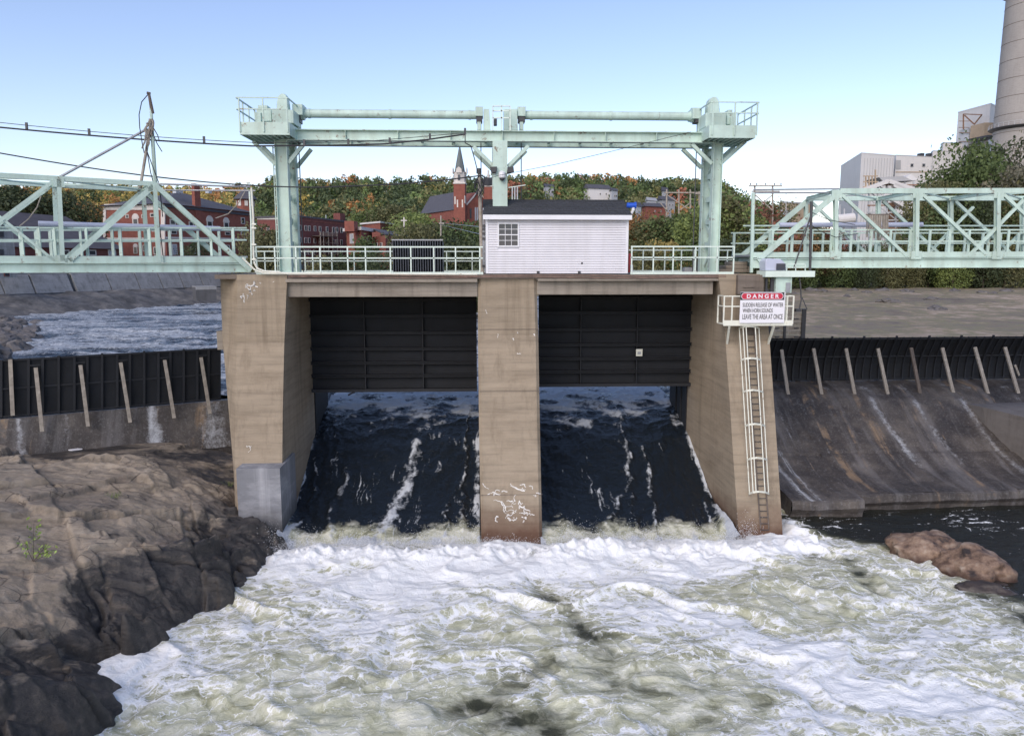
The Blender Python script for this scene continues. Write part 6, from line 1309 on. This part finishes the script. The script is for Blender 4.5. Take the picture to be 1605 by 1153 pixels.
def crown_np(seed, n, leaf, wide=.36, low=.18, lobes=11, shape='round'):
    r = np.random.default_rng(seed); cs = []; 
    for k in range(lobes):
        zc = low+.12+(1-low-.28)*((k+.5)/lobes); rad = wide*math.sqrt(max(.08, 1-((zc-.52)/.55)**2)) if shape == 'round' else wide*(1.02-zc)*1.3
        a = k*2.4+r.uniform(-.5, .5); q = r.uniform(.35, .8)*rad; cs.append((math.cos(a)*q, math.sin(a)*q, zc, r.uniform(.11, .19)*(wide/.36)*(1.1 if shape == 'round' else .8)))
    cs.append((0, 0, .86, .12)); cs = np.array(cs); i = r.integers(0, len(cs), n); d = r.normal(size=(n, 3)); d /= np.linalg.norm(d, axis=1)[:, None]
    rr_ = cs[i, 3]*(1-.45*r.random(n)**2)*(1+.25*r.normal(size=n)*.5); P = cs[i, :3]+d*rr_[:, None]*np.array([1, 1, .85])
    nr = d+.9*r.normal(size=(n, 3)); nr /= np.linalg.norm(nr, axis=1)[:, None]; u = np.cross(nr, r.normal(size=(n, 3))); u /= np.linalg.norm(u, axis=1)[:, None]; v = np.cross(nr, u)
    s = leaf*(.6+.8*r.random(n))[:, None]; V = np.stack([P-u*s, P-v*s*.6, P+u*s, P+v*s*.6], 1).reshape(-1, 3)
    jit = np.clip(.5+.16*r.normal(size=n)+.28*(r.random(len(cs))[i]-.5), 0, 1); return V, np.repeat(jit, 4)
def crown_mesh(seed, n, leaf, **k):
    V, j = crown_np(seed, n, leaf, **k); return npmesh('crown', V, np.arange(len(V)).reshape(-1, 4), M['leaf'], 'MESH', attrs={'jit': ('FLOAT', j)})
def trunk_mesh(seed):
    r = random.Random(seed); m_ = MB(); m_.tube((0, 0, -.05), (.01, 0, .45), .022, 7, .014).tube((.01, 0, .45), (0, .01, .85), .014, 6, .004)
    for k in range(7): a = k*2.3+r.random(); z = .22+.07*k; m_.tube((.005, 0, z), (math.cos(a)*.2, math.sin(a)*.2, z+.16), .010, 5, .003)
    me = bpy.data.meshes.new('trunk'); me.from_pydata(m_.v, [], m_.f); me.materials.append(M['bark']); return me
CR = [crown_mesh(100+k, 5200, .017, lobes=18) for k in range(4)]; CB = [crown_mesh(200+k, 3800, .024, wide=.55, low=.0, lobes=16) for k in range(3)]; CT = [crown_mesh(300, 4200, .015, shape='cone', wide=.30, low=.08, lobes=22)]; CS = [crown_mesh(400+k, 900, .016, lobes=16) for k in range(2)]
TR = [trunk_mesh(k) for k in range(3)]
DG, GR, OL, YG, OR, RD, YE, GY = (.055, .075, .035), (.095, .135, .05), (.135, .135, .062), (.19, .24, .08), (.27, .145, .06), (.22, .09, .06), (.33, .26, .09), (.17, .16, .12)
CN = {DG: 'dark green', GR: 'green', OL: 'olive', YG: 'light green', OR: 'orange', RD: 'reddish', YE: 'yellow', GY: 'grey brown'}
tk_ = 0
def tree(px, D, ytop, col, label, kind='tree', w=1., zb=None, grp=None):
    global tk_
    tk_ += 1; p = polar2(px, ytop+25, D); z0 = gz(px, D)-.2 if zb is None else zb; top = HC+(412-ytop)/FPX*D; h = max(1.5, top-z0)
    t = bpy.data.objects.new('bush' if kind == 'bush' else 'bare_tree' if kind == 'bare' else 'tree', None); COL.objects.link(t); t.location = (p[0], p[1], z0); s = h/.98; t.scale = (s*w, s*w, s); t.rotation_euler = (0, 0, tk_*1.7)
    import_tag(t, label, 'bush' if kind == 'bush' else 'tree', grp)
    me = {'tree': CR[tk_ % 4], 'bush': CB[tk_ % 3], 'cone': CT[0], 'bare': CS[tk_ % 2]}[kind]
    c = bpy.data.objects.new('crown', me); COL.objects.link(c); c.parent = t; c.color = (*col, 1)
    q = bpy.data.objects.new('trunk', TR[tk_ % 3]); COL.objects.link(q); q.parent = t; return t
TL = [(18, 165, 292, DG, 'tree', 1.4, 'big dark green tree at the left edge above the slate roof'), (-25, 165, 300, DG, 'tree', 1.2, 'dark tree cut by the left edge'), (68, 170, 303, OL, 'tree', 1.1, 'brownish olive tree left of the first truss vertical'), (104, 168, 301, DG, 'tree', 1.0, 'dark green tree behind the first truss vertical'), (132, 260, 318, OR, 'tree', 1.2, 'orange tree left of the red brick building'), (150, 262, 322, YE, 'tree', 1.2, 'yellow tree touching the left corner of the red brick building'),
 (414, 135, 352, OL, 'tree', .9, 'olive tree between the conduit and the left gantry leg'), (428, 140, 360, OL, 'tree', .9, 'second olive tree just left of the left gantry leg'), (305, 150, 380, DG, 'bush', 1, 'ivy covered bush before the red brick building'), (572, 140, 366, GR, 'cone', 1.3, 'dark green tree in front of the low brick shop'),
 (600, 235, 318, GR, 'tree', 1.3, 'green tree behind the brick hall'), (622, 225, 322, OL, 'tree', 1.3, 'broad olive tree left of the church roof'), (580, 240, 330, YG, 'tree', 1.0, 'light green tree above the brick hall'), (645, 200, 334, YG, 'tree', 1.2, 'tall light green tree beside the white cross'), (662, 180, 336, YG, 'tree', 1.2, 'light green tree in front of the church roof'),
 (655, 140, 350, OL, 'tree', 1.0, 'olive tree just above the corrugated screen'), (678, 150, 349, OL, 'tree', 1.1, 'olive green tree left of the telephone pole'), (702, 150, 352, DG, 'tree', 1.2, 'dark tree right of the telephone pole'), (722, 145, 350, DG, 'tree', 1.1, 'dark green tree below the church tower'), (742, 140, 346, GR, 'tree', 1.1, 'green tree right before the shed pole'), (712, 110, 372, DG, 'bush', 1, 'dark bush behind the railing near the shed'), (738, 108, 376, DG, 'bush', 1, 'dark bush close to the left shed corner'), (630, 115, 385, DG, 'bush', 1, 'low dark bush behind the left end of the screen'), (690, 112, 380, OL, 'bush', 1, 'olive bush behind the right end of the screen'),
 (545, 130, 398, DG, 'bush', 1, 'low dark bush behind the railing below the brick shop'), (505, 130, 402, OL, 'bush', 1, 'low shrub in front of the apartment block'),
 (996, 130, 336, OR, 'tree', .9, 'brown orange tree right of the blue fan'), (1018, 128, 345, GR, 'tree', 1.2, 'green tree behind the right railing, near the shed'), (1040, 125, 340, OL, 'tree', 1.2, 'olive tree behind the right railing below the pole frame'), (1062, 122, 337, GR, 'tree', 1.2, 'green tree below the wooden pole frame'), (1084, 124, 328, GR, 'tree', 1.1, 'green tree left of the right gantry leg'), (1098, 118, 322, YG, 'tree', .9, 'light green tree touching the left side of the right gantry leg'), (1052, 108, 378, YE, 'bush', 1, 'yellow bush behind the right railing'), (1010, 105, 384, OL, 'bush', 1, 'olive bush behind the railing right of the shed'), (1082, 105, 380, GR, 'bush', 1, 'green bush behind the right railing near the hoist leg'),
 (1132, 120, 303, OL, 'cone', 1.5, 'pointed olive tree just right of the right gantry leg'), (1146, 122, 315, YG, 'tree', 1.1, 'yellow green tree right of the gantry leg'), (1140, 105, 372, DG, 'bush', 1, 'dark bush behind the right end of the railing'), (1160, 122, 330, GR, 'tree', 1.0, 'green tree beside the red leaved one'), (1172, 128, 312, RD, 'bare', 1.3, 'sparse red leaved tree left of the power pole'), (1192, 140, 322, RD, 'bare', 1.4, 'sparse reddish tree between the two power poles'), (1205, 200, 318, OL, 'tree', 1.3, 'olive tree on the low ridge end behind the power pole'), (1182, 120, 385, OL, 'bush', 1, 'olive bush at the right pier head'), (1225, 150, 348, GR, 'tree', 1.2, 'green tree below the beige warehouse'), (1250, 145, 362, OR, 'tree', 1.1, 'orange tree behind the right truss end'), (1275, 146, 352, OL, 'tree', 1.1, 'olive tree left of the silver tank'), (1296, 148, 356, RD, 'tree', 1.0, 'reddish tree below the silver tank')]
for px, D, yt, col, kd, w_, lb in TL: tree(px, D, yt, col, lb, kd, w_, grp='trees of the town' if kd != 'bush' else 'bushes behind the railings')
rw = random.Random(31)
ORD = ['first', 'second', 'third', 'fourth', 'fifth', 'sixth', 'seventh', 'eighth', 'ninth', 'tenth', 'eleventh', 'twelfth', 'thirteenth', 'fourteenth', 'fifteenth', 'sixteenth', 'seventeenth', 'eighteenth', 'nineteenth', 'twentieth']
def shl(px):
    k = int((px-1205)/17)
    if k < 12: return 'leafy shrub lining the dry riverbed, %s counted rightward from the right pier' % ORD[k]
    if px < 1605: return 'leafy shrub lining the dry riverbed, %s counted leftward from the right picture edge' % ORD[int((1605-px)/17)]
    return 'leafy shrub lining the dry riverbed beyond the right picture edge'
bank = ['leafy tree on the far edge of the dry bed below the right footbridge', 'leafy tree on the far edge of the dry bed below the right footbridge']
for px in range(1205, 1610, 17):
    D = 146+rw.uniform(-3, 5); yt = rw.uniform(392, 412) if px < 1440 else rw.uniform(375, 400); tree(px+rw.uniform(-4, 4), D, yt, rw.choice((DG, GR, OL, DG, GR, YG if px % 3 == 0 else OL, YE if px in (1494, 1511) else GR)), shl(px), 'bush', .95, zb=HC-5.2, grp='shrubs lining the dry riverbed')
for px, D, yt, col, w_, lb in ((1470, 165, 284, OL, 1.0, 'olive tree at the left shoulder of the big green tree'), (1496, 170, 262, GR, 1.05, 'green tree forming the left part of the tall grove'), (1530, 168, 224, GR, .85, 'tallest green tree below the boiler house'), (1556, 175, 232, DG, .95, 'dark green tree right of the tallest one'), (1588, 160, 262, GY, .95, 'grey brown tree at the foot of the chimney'), (1625, 158, 270, OL, 1.0, 'olive tree cut by the right edge'), (1450, 150, 312, OL, .9, 'olive tree behind the second truss vertical on the right'), (1482, 148, 305, GR, 1.0, 'green tree seen through the right truss'), (1516, 148, 296, DG, 1.0, 'dark tree seen through the crossed diagonals'), (1550, 150, 300, GR, 1.0, 'green tree behind the third truss vertical on the right'), (1584, 148, 306, OL, 1.0, 'olive tree seen through the truss at the right edge'), (1440, 146, 350, GR, .9, 'shorter green tree right of the steel tower'), (1620, 150, 300, DG, 1.1, 'dark tree just outside the right edge'), (1600, 172, 215, GY, .5, 'bare grey tree in front of the chimney'), (1405, 148, 372, OL, .9, 'olive tree below the steel tower'), (1375, 148, 380, GR, .9, 'green tree behind the hanging wooden strips'), (1340, 148, 376, DG, .9, 'dark green tree below the tank pipes'), (1310, 148, 382, OL, .9, 'olive tree behind the first right truss vertical')):
    tree(px, D, yt, col, lb, 'bare' if 'bare' in lb else 'tree', w_*.9, zb=gz(px, D)-.3, grp='trees of the right bank')
# --- forest on the hills, one mass
rg = np.random.default_rng(5)
def forest(name, pxr, Dr, n, nl, leaf, hgt, cols, probs, label, excl=(), top=None):
    px = rg.uniform(*pxr, n); D = np.sqrt(rg.uniform(Dr[0]**2, Dr[1]**2, n)); keep = np.ones(n, bool)
    for (a, b, c, d) in excl: keep &= ~((px > a) & (px < b) & (D > c) & (D < d))
    px, D = px[keep], D[keep]; X = Fv[0]*D+Rv[0]*(px-W0/2)/FPX*math.cos(PITCH)*D; Y = Fv[1]*D+Rv[1]*(px-W0/2)/FPX*math.cos(PITCH)*D; Z = terrain(X, Y)
    vs, js, cs = [], [], []; protos = [crown_np(500+k, nl, leaf, wide=.42 if k % 3 else .30, low=.0, lobes=9) for k in range(6)]; cols = np.array(cols)
    for i in range(len(px)):
        V, j = protos[i % 6]; h = hgt*(.75+.5*rg.random()); a = rg.uniform(0, 6.28); w_ = h*(.85+.4*rg.random()); ca, sa = math.cos(a)*w_, math.sin(a)*w_
        vs.append(np.stack([V[:, 0]*ca-V[:, 1]*sa+X[i], V[:, 0]*sa+V[:, 1]*ca+Y[i], V[:, 2]*h+Z[i]-1], 1)); js.append(j)
        pr = np.array(probs, float)
        if top is not None: f = max(0., min(1., (D[i]-top[0])/(top[1]-top[0]))); pr = pr*(1-f)+np.array(top[2])*f
        c = cols[rg.choice(len(cols), p=pr/pr.sum())]*(1.25+.7*rg.random()); cs.append(np.tile([*c, 1], (len(V), 1)))  # crown colours lifted all over in place of distant haze
    V = np.concatenate(vs); return npmesh(name, V, np.arange(len(V)).reshape(-1, 4), M['leafc'], attrs={'jit': ('FLOAT', np.concatenate(js)), 'col': ('FLOAT_COLOR', np.concatenate(cs))}, kind='stuff', label=label, cat='forest')
ex = [(640, 790, 0, 275), (905, 972, 300, 350), (1000, 1062, 262, 305), (850, 870, 320, 356), (1034, 1050, 315, 350), (395, 560, 0, 215), (540, 650, 0, 225), (1215, 1700, 0, 300)]
forest('hill_forest', (330, 1290), (205, 455), 1700, 190, .055, 11.5, [DG, GR, OL, OR, YE, RD], [6, 3, 3, .35, .15, .3], 'wooded hillside of dark green and rust trees behind the town', ex, (370, 440, [2.2, 1.5, 2.6, 1.2, 1.0, .4]))  # more orange and yellow towards the ridge: sun on the hilltops, put into leaf colour
forest('far_forest', (-160, 400), (330, 780), 1500, 100, .075, 13, [DG, GR, OL, OR, YE, RD], [.4, 1., 2.4, 2.4, 4, .3], 'forest on the far left hill with golden sunlight put in its leaf colours', [(120, 400, 0, 330)])  # yellow and orange leaves carry the gold of low sunlight
# small plant on the rock and a driftwood scrap
pr = thing('rock_sapling', (0, 0, 0), 'small leafy sapling growing from a crack in the big left rock', 'plant')
bpy.context.view_layer.update()
from mathutils.bvhtree import BVHTree
ro = bpy.data.objects['rocky_bank']; dg = bpy.context.evaluated_depsgraph_get()
def hit(px, py):
    d = ray(px, py); ok, loc, nn, i = ro.ray_cast(Vector(C0), Vector(d).normalized()); return np.array(loc) if ok else atz(px, py, 2.5)
g0 = hit(52, 880); pr.location = tuple(g0); ROOTLOC[pr.name] = g0
st_ = MB(); lf = MB(); rw = random.Random(4)
for (dx, dz, k) in ((-.15, .55, 3), (.08, 1.15, 5), (.35, .45, 3), (.55, .30, 3)):
    a = g0; b_ = g0+[dx, rw.uniform(-.1, .1), dz]; st_.tube(a, b_, .012, 5, .006)
    for j in range(14+k*4):
        c = a+(b_-a)*rw.uniform(.4, 1.05)+np.array([rw.uniform(-.16, .16), rw.uniform(-.15, .15), rw.uniform(-.05, .12)]); u = np.array([rw.uniform(-1, 1) for _ in range(3)]); u /= np.linalg.norm(u); v = np.cross(u, [rw.random(), rw.random(), rw.random()]); v /= np.linalg.norm(v); s = rw.uniform(.05, .085); lf.pts([c-u*s, c-v*s*.5, c+u*s, c+v*s*.5], [(0, 1, 2, 3)])
st_.build('stem', M['bark'], pr); o = lf.build('foliage', pmat('fresh_leaf', (.26, .36, .08), .6, .3, 8, 0), pr); o['kind'] = 'stuff'
for (px, py, sz, lb) in ((178, 778, .22, 'small tuft of grass in the crack at the middle of the big left rock'), (362, 760, .18, 'small green tuft on the big rock beside the left pier')):
    g1 = hit(px, py); m_ = MB()
    for j in range(40): c = g1+np.array([rw.gauss(0, sz), rw.gauss(0, sz*.6), 0]); m_.pts([c, c+[.02, 0, 0], c+[rw.gauss(0, .05), rw.gauss(0, .05), rw.uniform(.08, .2)]], [(0, 1, 2)])
    o = m_.build('grass_tuft', M['leafg'] if 'leafg' in M else M.setdefault('leafg', pmat('grass', (.10, .13, .04), .8, .3, 8, 0)), None, label=lb, cat='grass'); o['kind'] = 'stuff'
g1 = hit(112, 706); MB().prism([g1+[-.42, 0, .02], g1+[.1, -.12, .02], g1+[.45, .05, .03], g1+[-.1, .2, .03]], (0, 0, .05)).build('scrap_board', M['white'], None, label='small pale scrap of board lying at the foot of the left spillway wall', cat='debris')
# spray thrown up where the chutes meet the pool
rs_ = np.random.default_rng(8); nc = 150; cx_ = rs_.uniform(XL0-.2, XR1+.5, nc); hc_ = .12+.75*rs_.random(nc)**2.5; ii = rs_.integers(0, nc, 34000); n = len(ii)
sx_ = cx_[ii]+rs_.normal(0, .22, n); hz = np.abs(rs_.normal(0, 1, n))*hc_[ii]*.55; sy_ = 27.3+rs_.normal(0, .35, n)
keep = (~((sx_ > XL1) & (sx_ < XR0)) | (hz < .1)) & (sx_ < XR1+1.2); sx_, sy_, hz = sx_[keep], sy_[keep], hz[keep]; P = np.stack([sx_, sy_, .12+hz], 1); n = len(P)
R_ = (.004+.011*rs_.random(n)**3)[:, None]; tet = np.array([(1, 1, 1), (-1, -1, 1), (-1, 1, -1), (1, -1, -1)])*.8; V = (P[:, None, :]+tet[None]*R_[:, :, None]).reshape(-1, 3); b4 = np.arange(n)[:, None]*4
F = np.concatenate([b4+np.array(f) for f in ((0, 1, 2), (0, 3, 1), (0, 2, 3), (1, 3, 2))]); npmesh('spray', V, F, M.setdefault('spray', pmat('spray_droplets', (.85, .86, .87), .5, .02, 2, 0)), kind='stuff', label='white spray droplets thrown up where the chutes hit the pool', cat='spray')
